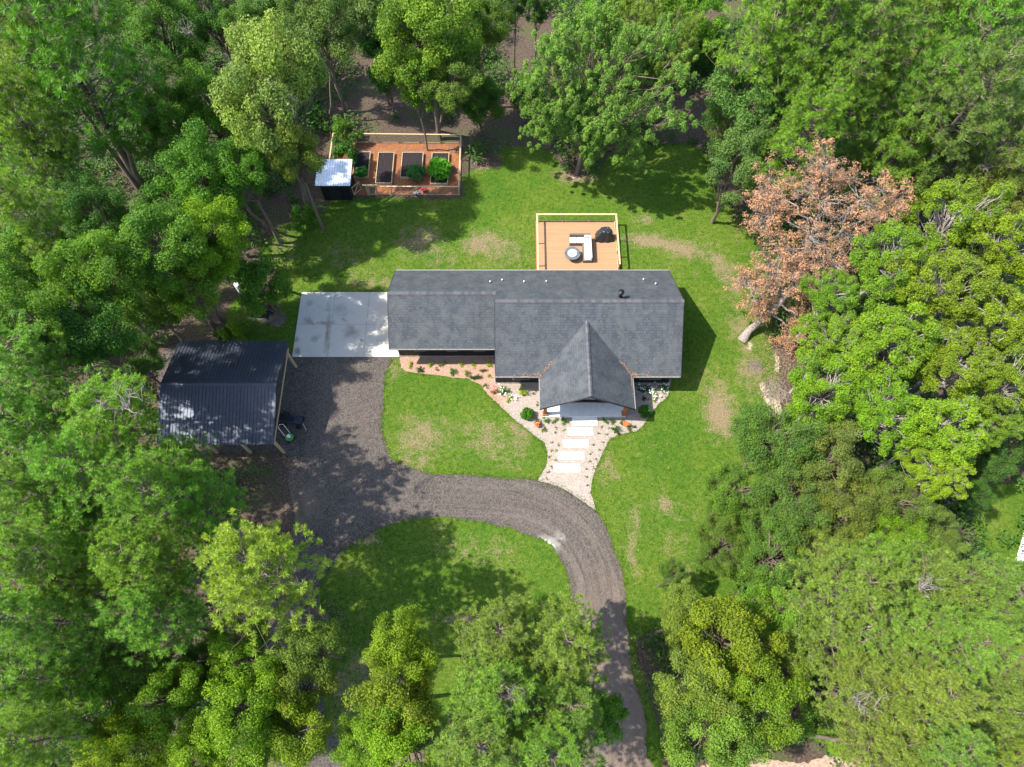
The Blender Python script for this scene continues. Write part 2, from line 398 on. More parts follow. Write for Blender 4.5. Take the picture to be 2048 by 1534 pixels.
_dry = blobs([(845, 485, 55, 32, 0, .75), (880, 520, 40, 25, 0, .5), (965, 485, 50, 30, 0, .7), (1010, 500, 50, 35, 0, .5), (1290, 480, 55, 16, 0, .8), (1370, 500, 60, 18, -20, .8),
              (1450, 545, 22, 60, 25, .75), (1475, 640, 30, 70, 0, .45), (1500, 740, 25, 60, 0, .6), (1440, 830, 30, 48, 0, .95), (1435, 800, 40, 60, 0, .4), (1310, 560, 12, 30, 0, .5), (1390, 545, 12, 14, 0, .4), (1340, 550, 12, 20, 0, .4),
              (850, 870, 70, 45, 0, .5), (970, 880, 60, 50, 0, .45), (830, 920, 50, 20, 0, .5), (1040, 870, 30, 50, 0, .5), (1010, 930, 50, 20, 0, .3), (1215, 940, 20, 50, 0, .35),
              (1330, 1010, 22, 18, 0, .8), (1270, 1040, 15, 30, 0, .6), (1260, 1100, 14, 40, 0, .6), (1360, 1060, 60, 70, 0, .3), (1300, 880, 50, 80, 0, .15), (950, 1100, 100, 40, 0, .35), (745, 1080, 26, 14, 0, .7),
              (930, 1240, 70, 8, 0, .6), (720, 1400, 60, 100, 0, .5), (700, 1480, 60, 60, 0, .7), (850, 390, 60, 8, 0, .6), (960, 330, 28, 12, 0, .7), (1000, 360, 30, 14, 0, .2), (1290, 440, 30, 12, 0, .5),
              (1150, 350, 45, 16, 0, .9), (560, 500, 40, 40, 0, .4), (1390, 1140, 40, 40, 0, .35), (760, 565, 90, 12, 0, .55), (690, 520, 60, 30, 0, .35), (790, 740, 24, 20, 0, .55), (1310, 1330, 20, 80, 0, .3), (505, 640, 50, 30, 0, .3)])
_sand = blobs([(1570, 725, 26, 34, 0, 1), (1552, 815, 26, 26, 0, 1), (1530, 780, 14, 40, 0, .6), (1490, 455, 20, 18, 0, .5), (1150, 352, 26, 9, 0, .6), (522, 632, 34, 16, 0, .8), (1500, 690, 12, 16, 0, .6), (655, 1240, 26, 22, 0, .5)])
sheet('lawn', LAWN_O, .008, M['lawn'], .55, lambda X, Y: {'dry': _dry(X, Y), 'sand': _sand(X, Y)})

_mid = pxpoly([(690, 560), (685, 760), (690, 900), (740, 985), (900, 1000), (1040, 1015), (1150, 1060), (1195, 1150), (1205, 1260), (1235, 1400), (1240, 1560)], .4)
_mid = catmull([P(x, y) for x, y in [(690, 700), (680, 820), (700, 930), (780, 995), (900, 1000), (1040, 1010), (1140, 1060), (1190, 1150), (1203, 1260), (1230, 1400), (1240, 1600)]], .4, False)
def _dattr(X, Y):
    px = np.stack([X, Y], 1); dd = np.linalg.norm(px[:, None] - _mid[None], axis=2); i = dd.argmin(1)
    j = np.clip(i, 0, len(_mid) - 2); d = _mid[j + 1] - _mid[j]; n = np.stack([d[:, 1], -d[:, 0]], 1); n /= np.linalg.norm(n, axis=1, keepdims=True)
    ac = ((px - _mid[i]) * n).sum(1); al = i * .4
    tr = np.exp(-((np.abs(ac) - .9) / .75) ** 2) * np.clip((al - 12) / 10, .3, 1)
    mud = np.clip((al - 24) / 10, 0, 1) * .95
    return {'across': ac, 'along': al, 'track': tr, 'mud': np.maximum(mud, _mudb(X, Y)), 'pale': _paleb(X, Y)}
_mudb = blobs([(600, 1010, 60, 60, 0, .7), (560, 1300, 60, 140, 0, .6), (1220, 1500, 100, 60, 0, .6)])
_paleb = blobs([(1098, 1088, 26, 12, -35, 1), (1120, 1075, 16, 20, 0, .5), (690, 1020, 80, 30, 0, .25), (1250, 1120, 8, 40, 0, .5)])
DRIVE_PX = [(587, 712), (660, 712), (797, 711), (783, 720), (771, 760), (764, 830), (768, 885), (788, 922), (850, 945), (950, 951), (1050, 958), (1115, 972), (1160, 998),
            (1192, 1024), (1215, 1070), (1236, 1125), (1251, 1190), (1255, 1260), (1262, 1330), (1285, 1420), (1295, 1540), (1450, 1512), (1600, 1520), (1720, 1505), (1760, 1620), (1000, 1640), (500, 1640), (520, 1480), (560, 1380), (600, 1280),
            (650, 1210), (668, 1150), (700, 1100), (760, 1058), (830, 1038), (900, 1036), (980, 1048), (1050, 1068), (1100, 1092), (1130, 1135), (1142, 1200), (1155, 1260),
            (1185, 1380), (1185, 1480), (1100, 1520), (800, 1525), (650, 1500), (600, 1440)]
DRIVE_PX = [(587, 712), (660, 712), (797, 711), (783, 720), (771, 760), (764, 830), (768, 885), (788, 922), (850, 945), (950, 951), (1050, 958), (1115, 972), (1160, 998),
            (1192, 1024), (1215, 1070), (1236, 1125), (1251, 1190), (1255, 1260), (1262, 1330), (1285, 1420), (1295, 1510), (1330, 1620), (800, 1640), (520, 1640), (500, 1480), (500, 1320), (540, 1200),
            (575, 1110), (590, 1040), (575, 960), (572, 905), (400, 905), (330, 880), (330, 700), (560, 700)]
ISLAND_PX = [(680, 1110), (720, 1080), (780, 1052), (840, 1038), (900, 1036), (980, 1048), (1050, 1068), (1100, 1092), (1130, 1135), (1142, 1200), (1155, 1260), (1180, 1370), (1185, 1455), (1120, 1490), (900, 1500), (720, 1490), (655, 1440), (640, 1300), (640, 1180)]
DR = ragged(pxpoly(DRIVE_PX, .12), .06, 2)
sheet('driveway', DR, .016, M['drive'], .5, _dattr)
IS = ragged(pxpoly(ISLAND_PX, .12), .07, 3)
sheet('island_lawn', IS, .024, M['lawn'], .55, lambda X, Y: {'dry': _dry(X, Y), 'sand': _sand(X, Y)})
BED_PX = [(800, 713), (981, 700), (1000, 755), (1180, 755), (1342, 757), (1342, 770), (1336, 790), (1318, 808), (1300, 832), (1288, 850), (1272, 863), (1238, 869), (1219, 878), (1210, 895), (1200, 918),
          (1190, 940), (1184, 962), (1182, 985), (1188, 1005), (1193, 1022), (1160, 1000), (1118, 974), (1076, 961), (1084, 948), (1092, 930), (1094, 908), (1089, 884), (1060, 862), (1028, 838),
          (1002, 815), (978, 791), (962, 770), (938, 758), (895, 753), (850, 748), (812, 743), (802, 735)]
BD = ragged(linpoly([P(x, y) for x, y in BED_PX], .12), .03, 4)
sheet('gravel_bed', BD, .032, M['bed'], .5, lambda X, Y: {'cream': np.clip((X + 2.4) / 3.2, 0, 1)})
GX0, GX1, GY0, GY1 = -15.3, -4.35, 38.05, 43.8
sheet('mulch_yard', ragged(linpoly([(GX0, GY0), (GX1, GY0), (GX1, GY1), (GX0, GY1)], .12), .03, 5), .016, M['mulch'], .6)
sheet('dirt_road', ragged(pxpoly([(1330, 1560), (1450, 1520), (1520, 1512), (1600, 1520), (1680, 1500), (1740, 1510), (1800, 1560), (1900, 1700), (1300, 1700)], .2), .1, 6), .02,
      simple('pinkish_dirt', (.33, .225, .165), .95, var=.35, scale=5, bmp=.5), 1)
sheet('east_lawn', ragged(pxpoly([(1960, 985), (2048, 960), (2150, 960), (2150, 1250), (2020, 1150), (1960, 1080)], .3), .1, 7), .01, M['lawn'], .8, lambda X, Y: {'dry': X * 0, 'sand': X * 0})
mb = MB(); a = P(2052, 1050); b_ = P(2028, 1130); c_ = P(2150, 1130); d_ = P(2150, 1040)
mb.slab([(p[0], p[1], .06) for p in (b_, c_, d_, a)], .1)
tag(mb.build('concrete_drive', M['white_slab'], bevel=.01), 'corner of a pale concrete drive at the far right edge', 'driveway', kind='structure')

# concrete pad: six panels with saw joints
PX0, PX1, PY0, PY1 = -16.3, -8.35, 22.98, 28.6
_stain = blobs([(656, 672, 5, 44, 3, .75), (659, 610, 6, 24, 0, .55), (640, 647, 40, 4, 0, .6), (700, 665, 24, 16, 0, .5), (620, 606, 10, 8, 0, .6), (595, 703, 7, 7, 0, 1), (594, 680, 6, 6, 0, .9), (680, 620, 20, 20, 0, .45), (722, 682, 4, 4, 0, .9), (757, 683, 4, 4, 0, .8), (690, 640, 14, 3, 30, .6), (705, 655, 3, 12, 20, .6), (615, 640, 14, 5, 0, .5), (740, 610, 12, 10, 0, .35), (630, 680, 10, 8, 0, .5)])
pad = thing('concrete_pad', 'pale stained concrete parking pad between carport and garage wing', 'concrete pad', (0, 0, 0)); pad['kind'] = 'structure'
xs = [PX0, PX0 + 2.63, PX0 + 5.28, PX1]; ys = [PY0, 25.75, PY1]
for i in range(3):
    for j in range(2):
        q = linpoly([(xs[i] + .014, ys[j] + .014), (xs[i + 1] - .014, ys[j] + .014), (xs[i + 1] - .014, ys[j + 1] - .014), (xs[i] + .014, ys[j + 1] - .014)], .4)
        sheet('panel', q, .105, M['concrete'], .25, lambda X, Y: {'stain': _stain(X, Y)}, kind=None, parent=pad)
MB().box(PX0 + .004, PX1 - .004, PY0 + .004, PY1 - .004, -.05, .098).build('slab_base', simple('concrete_edge', (.24, .225, .2), .9), pad)
# ------------------------------------------------------------------ house
PIT = .667; XW, XM, XE = -8.65, -1.15, 11.66
YS, YN, YGS = 20.2, 28.9, 22.35; ZE = 2.62
YR = (YS + YN) / 2; ZR = ZE + (YR - YS) * PIT
YGR = (YGS + YN) / 2; ZGR = ZE + (YGR - YGS) * PIT
house = thing('house', 'long single storey black house with grey shingle roof and front porch gable', 'house', (1.5, 24.5, 0))
def hp(mb, name, m, parent=house, **k):
    mb.v = [(x - 1.5, y - 24.5, z) for x, y, z in mb.v]
    return mb.build(name, m, parent, **k)
TH_ = .16
roof = hp(MB().slab([(XM, YR, ZR), (XE, YR, ZR), (XE, YN, ZE), (XM, YN, ZE)][::-1][::-1], TH_)
          .slab([(XM, YS, ZE), (XE, YS, ZE), (XE, YR, ZR), (XM, YR, ZR)], TH_)
          .slab([(XW, YGS, ZE), (XM - .004, YGS, ZE), (XM - .004, YGR, ZGR), (XW, YGR, ZGR)], TH_)
          .slab([(XW, YGR, ZGR), (XM - .004, YGR, ZGR), (XM - .004, YN, ZE), (XW, YN, ZE)], TH_), 'roof', M['shingle'])
# porch gable
PXW, PXE, PYF = 1.9, 8.33, 17.8; PXM = (PXW + PXE) / 2; PZ = ZE + (PXM - PXW) * PIT
yv = YS + (PZ - ZE) / PIT
hp(MB().slab([(PXW, PYF, ZE + .008), (PXM, PYF, PZ + .008), (PXM, yv, PZ + .008), (PXW, YS, ZE + .008)], .14)
   .slab([(PXM, PYF, PZ + .008), (PXE, PYF, ZE + .008), (PXE, YS, ZE + .008), (PXM, yv, PZ + .008)], .14), 'porch_roof', M['shingle_porch'])
def ridge(a, b, down, w=.3):
    """overlapping cap shingles along a ridge, tint varies piece by piece"""
    a = Vector(a); b = Vector(b); L = (b - a).length; d = (b - a) / L; side = d.cross(Vector((0, 0, 1))).normalized(); n = int(L / .24); V = []; F = []; A = []
    rr = random.Random(5)
    for i in range(n):
        p = a + d * (i * L / n); q = a + d * ((i + 1) * L / n + .04); h = .035 + .02 * (i % 2)
        base = len(V)
        for pt, hh in ((p, h + .02), (q, h)):
            V += [pt + side * w / 2 + Vector((0, 0, hh - down * w / 2)), pt + Vector((0, 0, hh)), pt - side * w / 2 + Vector((0, 0, hh - down * w / 2))]
        F += [(base, base + 1, base + 4, base + 3), (base + 1, base + 2, base + 5, base + 4)]; v = rr.random(); A += [v, v]
        F += [(base, base + 1, base + 1, base + 1)] if 0 else []
    V = [(p.x - 1.5, p.y - 24.5, p.z) for p in V]
    return link('ridge_cap', fast_mesh('ridge_cap', V, F, M['ridge'], {'v': ('FACE', A)}), roof)
ridge((XM, YR, ZR), (XE, YR, ZR), PIT); ridge((XW, YGR, ZGR), (XM, YGR, ZGR), PIT); ridge((PXM, PYF, PZ), (PXM, yv, PZ), PIT, .26)
# walls (black board and batten)
WY, WGY, WN = 20.88, 23.07, 28.3; WX0, WX1, WM = -8.32, 11.35, -1.2
w = MB().box(WM, WX1, WY, WN, 0, ZE - .05).box(WX0, WM - .003, WGY, WN, 0, ZE - .05)
def gable(x0, x1, ys, yn, yr, zr):
    return [(x0, ys, ZE - .06), (x0, yn, ZE - .06), (x0, yr, zr), (x1, ys, ZE - .06), (x1, yn, ZE - .06), (x1, yr, zr)], [(0, 1, 2), (3, 5, 4), (0, 2, 5, 3), (1, 4, 5, 2), (0, 3, 4, 1)]
w.add(*gable(WX0, WM - .01, WGY, WN, YGR, ZGR - .5)); w.add(*gable(WM, WX1, WY, WN, YR, ZR - .5))
w.add([(XM - .02, YGS + .3, ZE), (XM - .02, YR, ZR - .19), (XM - .02, YN - .5, ZE), (XM + .1, YGS + .3, ZE), (XM + .1, YR, ZR - .19), (XM + .1, YN - .5, ZE)], [(0, 1, 2), (3, 5, 4), (0, 3, 4, 1), (1, 4, 5, 2)])
for k in range(int((WX1 - WM) / .4)): w.box(WM + .2 + k * .4, WM + .24 + k * .4, WY - .02, WY - .001, .15, ZE - .1)
for k in range(17): w.box(WX0 + .2 + k * .4, WX0 + .24 + k * .4, WGY - .02, WGY - .001, .15, ZE - .1)
hp(w, 'wall', M['black_wall'])
hp(MB().box(WM - .02, WX1 + .02, WY - .03, WY + .1, 0, .14).box(WX0 - .02, WM - .03, WGY - .03, WGY + .1, 0, .14), 'foundation_edge', simple('grey_foundation', (.3, .28, .25)))
for q in ((XW, XM - .006, YGS - .06, YGS - .003), (XM, PXW - .02, YS - .06, YS - .003), (PXE + .02, XE, YS - .06, YS - .003), (XW, XE, YN + .003, YN + .06),
          (PXE + .003, PXE + .05, PYF, YS - .1), (PXW - .05, PXW - .003, PYF, YS - .1)): hp(MB().box(*q, ZE - .1, ZE + .008), 'gutter', M['gutter'])
for x0, x1 in ((XW - .03, XW - .003), (XE + .003, XE + .03)):
    fa = MB(); r_, g0, zr = (YGR, YGS, ZGR) if x0 < 0 else (YR, YS, ZR)
    for ya, za, yb, zb in ((g0, ZE, r_, zr), (r_, zr, YN, ZE)):
        fa.add([(x, y, z + dz) for x in (x0, x1) for y, z in ((ya, za), (yb, zb)) for dz in (-.2, .015)], [(0, 2, 3, 1), (4, 5, 7, 6), (0, 4, 6, 2), (1, 3, 7, 5), (0, 1, 5, 4), (2, 6, 7, 3)])
    hp(fa, 'fascia_board', M['fascia'])
fa = MB()
for xa, za, xb, zb in ((PXW, ZE, PXM, PZ), (PXM, PZ, PXE, ZE)):
    fa.add([(x, y, z + dz) for y in (PYF - .03, PYF - .003) for x, z in ((xa, za), (xb, zb)) for dz in (-.2, .02)], [(0, 2, 3, 1), (4, 5, 7, 6), (0, 4, 6, 2), (1, 3, 7, 5), (0, 1, 5, 4), (2, 6, 7, 3)])
hp(fa, 'fascia_board', M['fascia'])
def window(x0, x1, y, z0, z1):
    f = hp(MB().box(x0, x1, y - .05, y - .026, z0, z1), 'window', M['glass'])
    hp(MB().box(x0 - .07, x1 + .07, y - .07, y - .024, z1, z1 + .08).box(x0 - .07, x1 + .07, y - .1, y - .024, z0 - .08, z0)
       .box(x0 - .07, x0, y - .07, y - .024, z0, z1).box(x1, x1 + .07, y - .07, y - .024, z0, z1).box((x0 + x1) / 2 - .02, (x0 + x1) / 2 + .02, y - .062, y - .051, z0, z1), 'window_frame', M['frame'], f)
for x in (-6.7, -4.35, -2.4): window(x - .33, x + .33, WGY, 1.1, 2.1)
window(.1, 1.2, WY, .9, 2.1); window(9.2, 10.6, WY, .9, 2.1)
# north and east sides, seen only from elsewhere
for x0, x1, y in ((-6.5, -5, 28.3), (0, 1.2, 28.3), (9.4, 10.6, 28.3)):
    f = hp(MB().box(x0, x1, y + .026, y + .05, .95, 2.1), 'window', M['glass'])
    hp(MB().box(x0 - .07, x1 + .07, y + .024, y + .07, 2.1, 2.18).box(x0 - .07, x1 + .07, y + .024, y + .1, .87, .95).box(x0 - .07, x0, y + .024, y + .07, .95, 2.1).box(x1, x1 + .07, y + .024, y + .07, .95, 2.1), 'window_frame', M['frame'], f)
hp(MB().box(3.6, 5.4, 28.326, 28.36, .5, 2.45), 'patio_door', M['glass'])
gd = hp(MB().box(WX0 - .04, WX0 - .002, 23.6, 27.9, .02, 2.25), 'garage_door', simple('dark_garage_door', (.05, .05, .055), .5))
hp(MB().box(WX0 - .06, WX0 - .041, 25.6, 25.9, .9, .95), 'handle', M['black_metal'], gd)
# front door and porch
hp(MB().box(4.6, 5.6, WY - .05, WY - .002, .2, 2.3), 'front_door', M['cedar'])
hp(MB().slab([(2.2, 18.2, .2), (8.1, 18.2, .2), (8.1, WY - .035, .2), (2.2, WY - .035, .2)], .2), 'porch_slab', M['white_slab'], bevel=.01)
for x in (2.33, 7.97):
    cpost = hp(MB().box(x - .12, x + .12, 18.28, 18.52, .201, ZE - .02), 'porch_column', M['cedar'], bevel=.01)
    hp(MB().box(x - .17, x + .17, 18.23, 18.57, .203, .42), 'column_base', M['cedar'], cpost, bevel=.01)
hp(MB().box(PXW + .1, PXE - .1, 18.3, 18.5, ZE - .2, ZE - .03), 'porch_beam', M['fascia'])
def zroofN(y): return ZE + (YN - y) * PIT
for x, y in ((-1.57, 27.05), (-.72, 27.3), (.85, 27.05), (2.45, 27.1), (9.45, 27.4), (10.18, 26.75)):
    vp_ = hp(MB().tube([(x, y, zroofN(y) - .05), (x, y, zroofN(y) + .2)], .045, 10), 'vent_pipe', M['pvc'], roof); hp(MB().lathe(x, y, [(.11, zroofN(y) - .08), (.09, zroofN(y) + .05)], 12), 'flashing', M['fascia'], roof)
z0 = zroofN(24.95)
fl = hp(MB().lathe(7.4, 24.95, [(.2, z0 - .12), (.16, z0 + .08), (.11, z0 + .1), (.11, z0 + .62), (.2, z0 + .64), (.2, z0 + .72), (.05, z0 + .82)], 18), 'chimney_flue', M['black_metal'], roof, smooth=False)

def scatter_leaves(name, pts, size, mat, label, cat, seed=0, kind='stuff'):
    r = np.random.default_rng(seed); n = len(pts); p = np.array(pts)
    a = r.normal(size=(n, 3)); a[:, 2] *= .4; a /= np.linalg.norm(a, axis=1, keepdims=True)
    b = np.cross(a, r.normal(size=(n, 3)) + [0, 0, 1.5]); b /= np.linalg.norm(b, axis=1, keepdims=True)
    s = size * r.uniform(.6, 1.3, (n, 1))
    V = np.stack([p - a * s, p - b * s * .5, p + a * s, p + b * s * .5], 1).reshape(-1, 3)
    o = link(name, fast_mesh(name, V, np.arange(4 * n).reshape(-1, 4), mat, {'v': ('FACE', r.random(n))}))
    return tag(o, label, cat, kind=kind)
rg = np.random.default_rng(8)
for i, (x, lab) in enumerate(((PXW, 'brown leaves heaped in the left valley beside the porch gable'), (PXE, 'brown leaves heaped in the right valley beside the porch gable'))):
    sgn = 1 if x < 5 else -1; pts = []
    for k in range(420 if sgn < 0 else 260):
        t = abs(rg.normal()) * .32; u = abs(rg.normal()) * (.7 if rg.random() < .5 else .12)
        if rg.random() < .5: px_, py_, pz_ = x - sgn * (u * .9 - .05), YS + .05 + t * .35, ZE + .06 + t * .2 * PIT
        else: px_, py_, pz_ = x + sgn * .06 + sgn * t * .25, YS + .15 - u, ZE + .06
        pts.append((px_, py_, pz_ + rg.random() * .05))
    for k in range(150):
        t = rg.random() * .9; pts.append((x + sgn * t + rg.normal() * .05, YS + t + rg.normal() * .05, ZE + t * PIT + .06))
    scatter_leaves('fallen_leaves', pts, .05, M['litter'], lab, 'leaves', i)

pts = [(rg.uniform(XM + .1, PXW - .1) if rg.random() < .5 else rg.uniform(PXE, XE), YS + abs(rg.normal()) * .08 - .03, ZE + .03) for _ in range(260)] + [(rg.uniform(XW, XM), YGS + abs(rg.normal()) * .07 - .03, ZE + .03) for _ in range(120)]
for _ in range(160):
    x, t_ = rg.uniform(XM, XE), rg.uniform(0, 4); pts.append((x, YS + t_, ZE + t_ * PIT + .02)) if not (PXW - .2 < x < PXE + .2) else None
scatter_leaves('roof_leaves', pts, .04, M['litter'], 'thin line of dry leaves caught along the front eaves', 'leaves', 9)

# ------------------------------------------------------------------ deck with furniture
deck = thing('deck', 'raised honey coloured timber deck behind the house with railing', 'deck', (5.1, 31.7, 0))
def dp(mb, name, m, parent=deck, ox=5.1, oy=31.7, **k):
    mb.v = [(x - ox, y - oy, z) for x, y, z in mb.v]; return mb.build(name, m, parent, **k)
DX0, DX1, DY0, DY1, DZ = 1.95, 8.3, 28.38, 35.0, .5
V = []; F = []; A = []; rr = random.Random(2); y = DY0
while y < DY1 - .1:
    cut = rr.uniform(DX0 + 1, DX1 - 1)
    for xa, xb in ((DX0, cut - .004), (cut + .004, DX1)):
        m_ = MB().box(xa - 5.1, xb - 5.1, y - 31.7, y + .132 - 31.7, DZ - .035, DZ); n = len(V); V += m_.v; F += [tuple(i + n for i in f) for f in m_.f]; v = rr.random(); A += [v] * 6
    y += .14
link('deck_boards', fast_mesh('deck_boards', V, F, M['deck'], {'v': ('FACE', A)}), deck)
dp(MB().box(DX0 - .03, DX1 + .03, DY0, DY0 + .04, .12, DZ - .04).box(DX0 - .03, DX1 + .03, DY1 + .003, DY1 + .043, .12, DZ - .002).box(DX0 - .045, DX0 - .003, DY0, DY1, .12, DZ - .002).box(DX1 + .003, DX1 + .045, DY0, DY1, .12, DZ - .002)
   .box(DX0, DX1, 31.7, 31.74, .12, DZ - .04), 'rim_joist', M['cedar'])
for x, y0_ in ((DX0 + .04, DY0 + .2), (DX1 - .04, 30.3)):
    ys_ = [y0_ + (DY1 - .05 - y0_) * k / 3 for k in range(4)]
    for y in ys_: dp(MB().box(x - .045, x + .045, y - .045, y + .045, 0, 1.46), 'post', M['pine_wood'])
    dp(MB().box(x - .07, x + .07, y0_ - .08, DY1 + .02, 1.462, 1.5), 'top_rail', M['pine_wood'])
    dp(MB().box(x - .02, x + .02, y0_, DY1 - .1, .6, .66), 'bottom_rail', M['pine_wood'])
for x in (DX0 + 2.1, DX0 + 4.25): dp(MB().box(x - .045, x + .045, DY1 - .09, DY1 - .002, 0, 1.46), 'post', M['pine_wood'])
dp(MB().box(DX0 + .112, DX1 - .112, DY1 - .12, DY1 + .02, 1.462, 1.5), 'top_rail', M['pine_wood'])
dp(MB().box(DX0 + .1, DX1 - .1, DY1 - .07, DY1 - .03, .6, .66), 'bottom_rail', M['pine_wood'])
for k in range(3): dp(MB().box(DX1 + .05 + k * .3, DX1 + .36 + k * .3, 28.9, 30.0, .36 - k * .15, .4 - k * .15), 'step', M['pine_wood'])

M['white_fabric'] = simple('white_outdoor_cushion', (.60, .60, .59), .85, var=.08, scale=3)
M['wicker'] = simple('dark_sofa_frame', (.14, .11, .09), .7, var=.3, scale=20)
sofa = thing('sectional_sofa', 'white L shaped outdoor sectional sofa in the middle of the deck', 'sofa', (5.6, 32.4, DZ))
def sp(mb, name, m, parent=sofa, **k):
    mb.v = [(x - 5.6, y - 32.4, z) for x, y, z in mb.v]; return mb.build(name, m, parent, **k)
sp(MB().box(4.55, 6.22, 32.62, 33.3, 0, .28).box(5.55, 6.22, 31.0, 32.617, 0, .28), 'frame', M['wicker'])
for x in (4.56, 5.12): sp(MB().box(x, x + .54, 32.64, 33.14, .283, .45), 'seat_cushion', M['white_fabric'], bevel=.03)
for y in (31.02, 31.76, 32.5): sp(MB().box(5.68, 6.1, y, y + .72, .283, .45), 'seat_cushion', M['white_fabric'], bevel=.03)
sp(MB().box(4.55, 6.22, 33.16, 33.3, .283, .75), 'backrest', M['wicker']); sp(MB().box(6.12, 6.22, 31.0, 33.157, .283, .75), 'backrest', M['white_fabric'], bevel=.02)
sp(MB().box(5.69, 6.11, 33.02, 33.155, .46, .74), 'back_cushion', M['white_fabric'], bevel=.03)
fire = thing('fire_table', 'round dark grey fire pit table with pale lid on the deck', 'fire table', (4.72, 31.55, DZ))
M['firegrey'] = simple('grey_fire_pit_body', (.10, .11, .12), .7, var=.15); M['firelid'] = simple('grey_lid', (.34, .36, .38), .6, var=.1)
MB().lathe(0, 0, [(.30, 0), (.34, .06), (.45, .34), (.62, .5), (.62, .56), (.42, .565), (.40, .5), (.30, .49)], 28).build('bowl', M['firegrey'], fire)
MB().lathe(0, 0, [(.40, .566), (.37, .60), (.06, .66), (.02, .66)], 28).build('lid', M['firelid'], fire)
MB().box(-.3, .3, -.012, .012, .625, .67).box(-.012, .012, -.3, -.013, .625, .67).box(-.012, .012, .013, .3, .625, .67).build('lid_rib', M['firelid'], fire)
for s_ in (-1, 1): MB().tube([(s_ * .5, -.06, .56), (s_ * .53, -.06, .6), (s_ * .53, .06, .6), (s_ * .5, .06, .56)], .012, 6).build('handle', M['black_metal'], fire)
grill = thing('covered_grill', 'barbecue grill under a creased black cover at the deck corner', 'grill', (7.35, 33.35, DZ))
bm = bmesh.new(); bmesh.ops.create_grid(bm, x_segments=22, y_segments=14, size=1)
rr = random.Random(4)
for v in bm.verts:
    u, w_ = v.co.x, v.co.y; e = max(abs(u), abs(w_)); k = min(1, max(0, (1 - e) / .28))
    h = 1.12 * (k ** .55) * (1 - .16 * abs(u) ** 2) * (1 if abs(u) < .62 else .86); h += .03 * math.sin(u * 14 + w_ * 5) * k + .035 * math.sin(w_ * 11 - u * 3) * k
    hem = 1 + .05 * math.sin(math.atan2(w_, u) * 9) * (1 - k)
    sh = 1 - .12 * (u * u) ; v.co = Vector((u * .72 * (1 - .1 * k) * hem, w_ * .44 * sh * (1 - .12 * k) * hem, h if k > 0 else 0.02))
me = bpy.data.meshes.new('cover'); bm.to_mesh(me); bm.free(); me.materials.append(simple('black_vinyl_cover', (.025, .028, .034), .35, var=.2)); link('cover', me, grill)
for x in (-.5, .5): MB().tube([(x, -.03, .07), (x, .03, .07)], .07, 12).build('wheel', M['black_metal'], grill)

# ------------------------------------------------------------------ carport
car = thing('carport', 'open sided timber carport with black ribbed metal gable roof', 'carport', (-19.5, 18.95, 0))
CX0, CX1, CS, CN, CR, CZ, CZR = -23.3, -15.62, 15.1, 22.8, 18.95, 3.0, 4.2
def cp(mb, name, m, parent=car, **k):
    mb.v = [(x + 19.5, y - 18.95, z) for x, y, z in mb.v]; return mb.build(name, m, parent, **k)
def ribbed(x0, x1, ya, za, yb, zb, pitch=.23, off=(0, 0)):
    V = []; F = []; x = x0; rows = []
    prof = []
    while x < x1 - .001:
        for dx, h in ((0, 0), (.015, .035), (.05, .035), (.065, 0)):
            if x + dx < x1: prof.append((x + dx, h))
        x += pitch
    prof.append((x1, 0)); n = len(prof)
    for (y, z) in ((ya, za), (yb, zb)):
        for x, h in prof: V.append((x, y, z + h))
    for (y, z) in ((ya, za), (yb, zb)):
        for x, h in prof: V.append((x, y, z + h - .012))
    for i in range(n - 1):
        F += [(i, i + 1, n + i + 1, n + i), (2 * n + i, 3 * n + i, 3 * n + i + 1, 2 * n + i + 1)]
    m = MB(); m.add(V, F); return m
roofc = cp(ribbed(CX0, CX1, CS, CZ, CR - .01, CZR), 'roof_sheet', M['carport_metal'])
cp(ribbed(CX0, CX1, CR + .01, CZR, CN, CZ), 'roof_sheet', M['carport_metal'])
cp(MB().add([(CX0 - .02, CR - .16, CZR - .005), (CX1 + .02, CR - .16, CZR - .005), (CX1 + .02, CR, CZR + .055), (CX0 - .02, CR, CZR + .055), (CX1 + .02, CR + .16, CZR - .005), (CX0 - .02, CR + .16, CZR - .005)], [(0, 1, 2, 3), (3, 2, 4, 5)]), 'ridge_flashing', M['carport_metal'])
for y in (15.57, 22.2):
    for x in (-15.9, -18.22, -20.55, -22.88): cp(MB().box(x - .075, x + .075, y - .075, y + .075, -.02, 2.95), 'post', M['pine_wood'])
    cp(MB().box(CX0 + .2, CX1 - .15, y - .12, y - .078, 2.7, 2.94), 'beam', M['old_wood'])
for x in (-15.75, -18.22, -20.55, -23.0):
    for ya, yb in ((CS + .1, CR), (CN - .1, CR)): cp(MB().bar((x, ya, CZ - .1 + .03), (x, yb, CZR - .14), .045, .14), 'rafter', M['pine_wood'])
    cp(MB().bar((x + .06, CS + .4, 2.78), (x + .06, CN - .5, 2.78), .045, .14), 'tie_beam', M['pine_wood'])
for k in range(6):
    for sgn in (-1, 1):
        f = (k + .5) / 6; y = CR + sgn * (.15 + f * 3.6); z = CZR - .075 - (.15 + f * 3.6) * (CZR - CZ) / 3.85
        cp(MB().bar((CX0 + .05, y, z), (CX1 - .05, y, z), .08, .04), 'purlin', M['old_wood'])

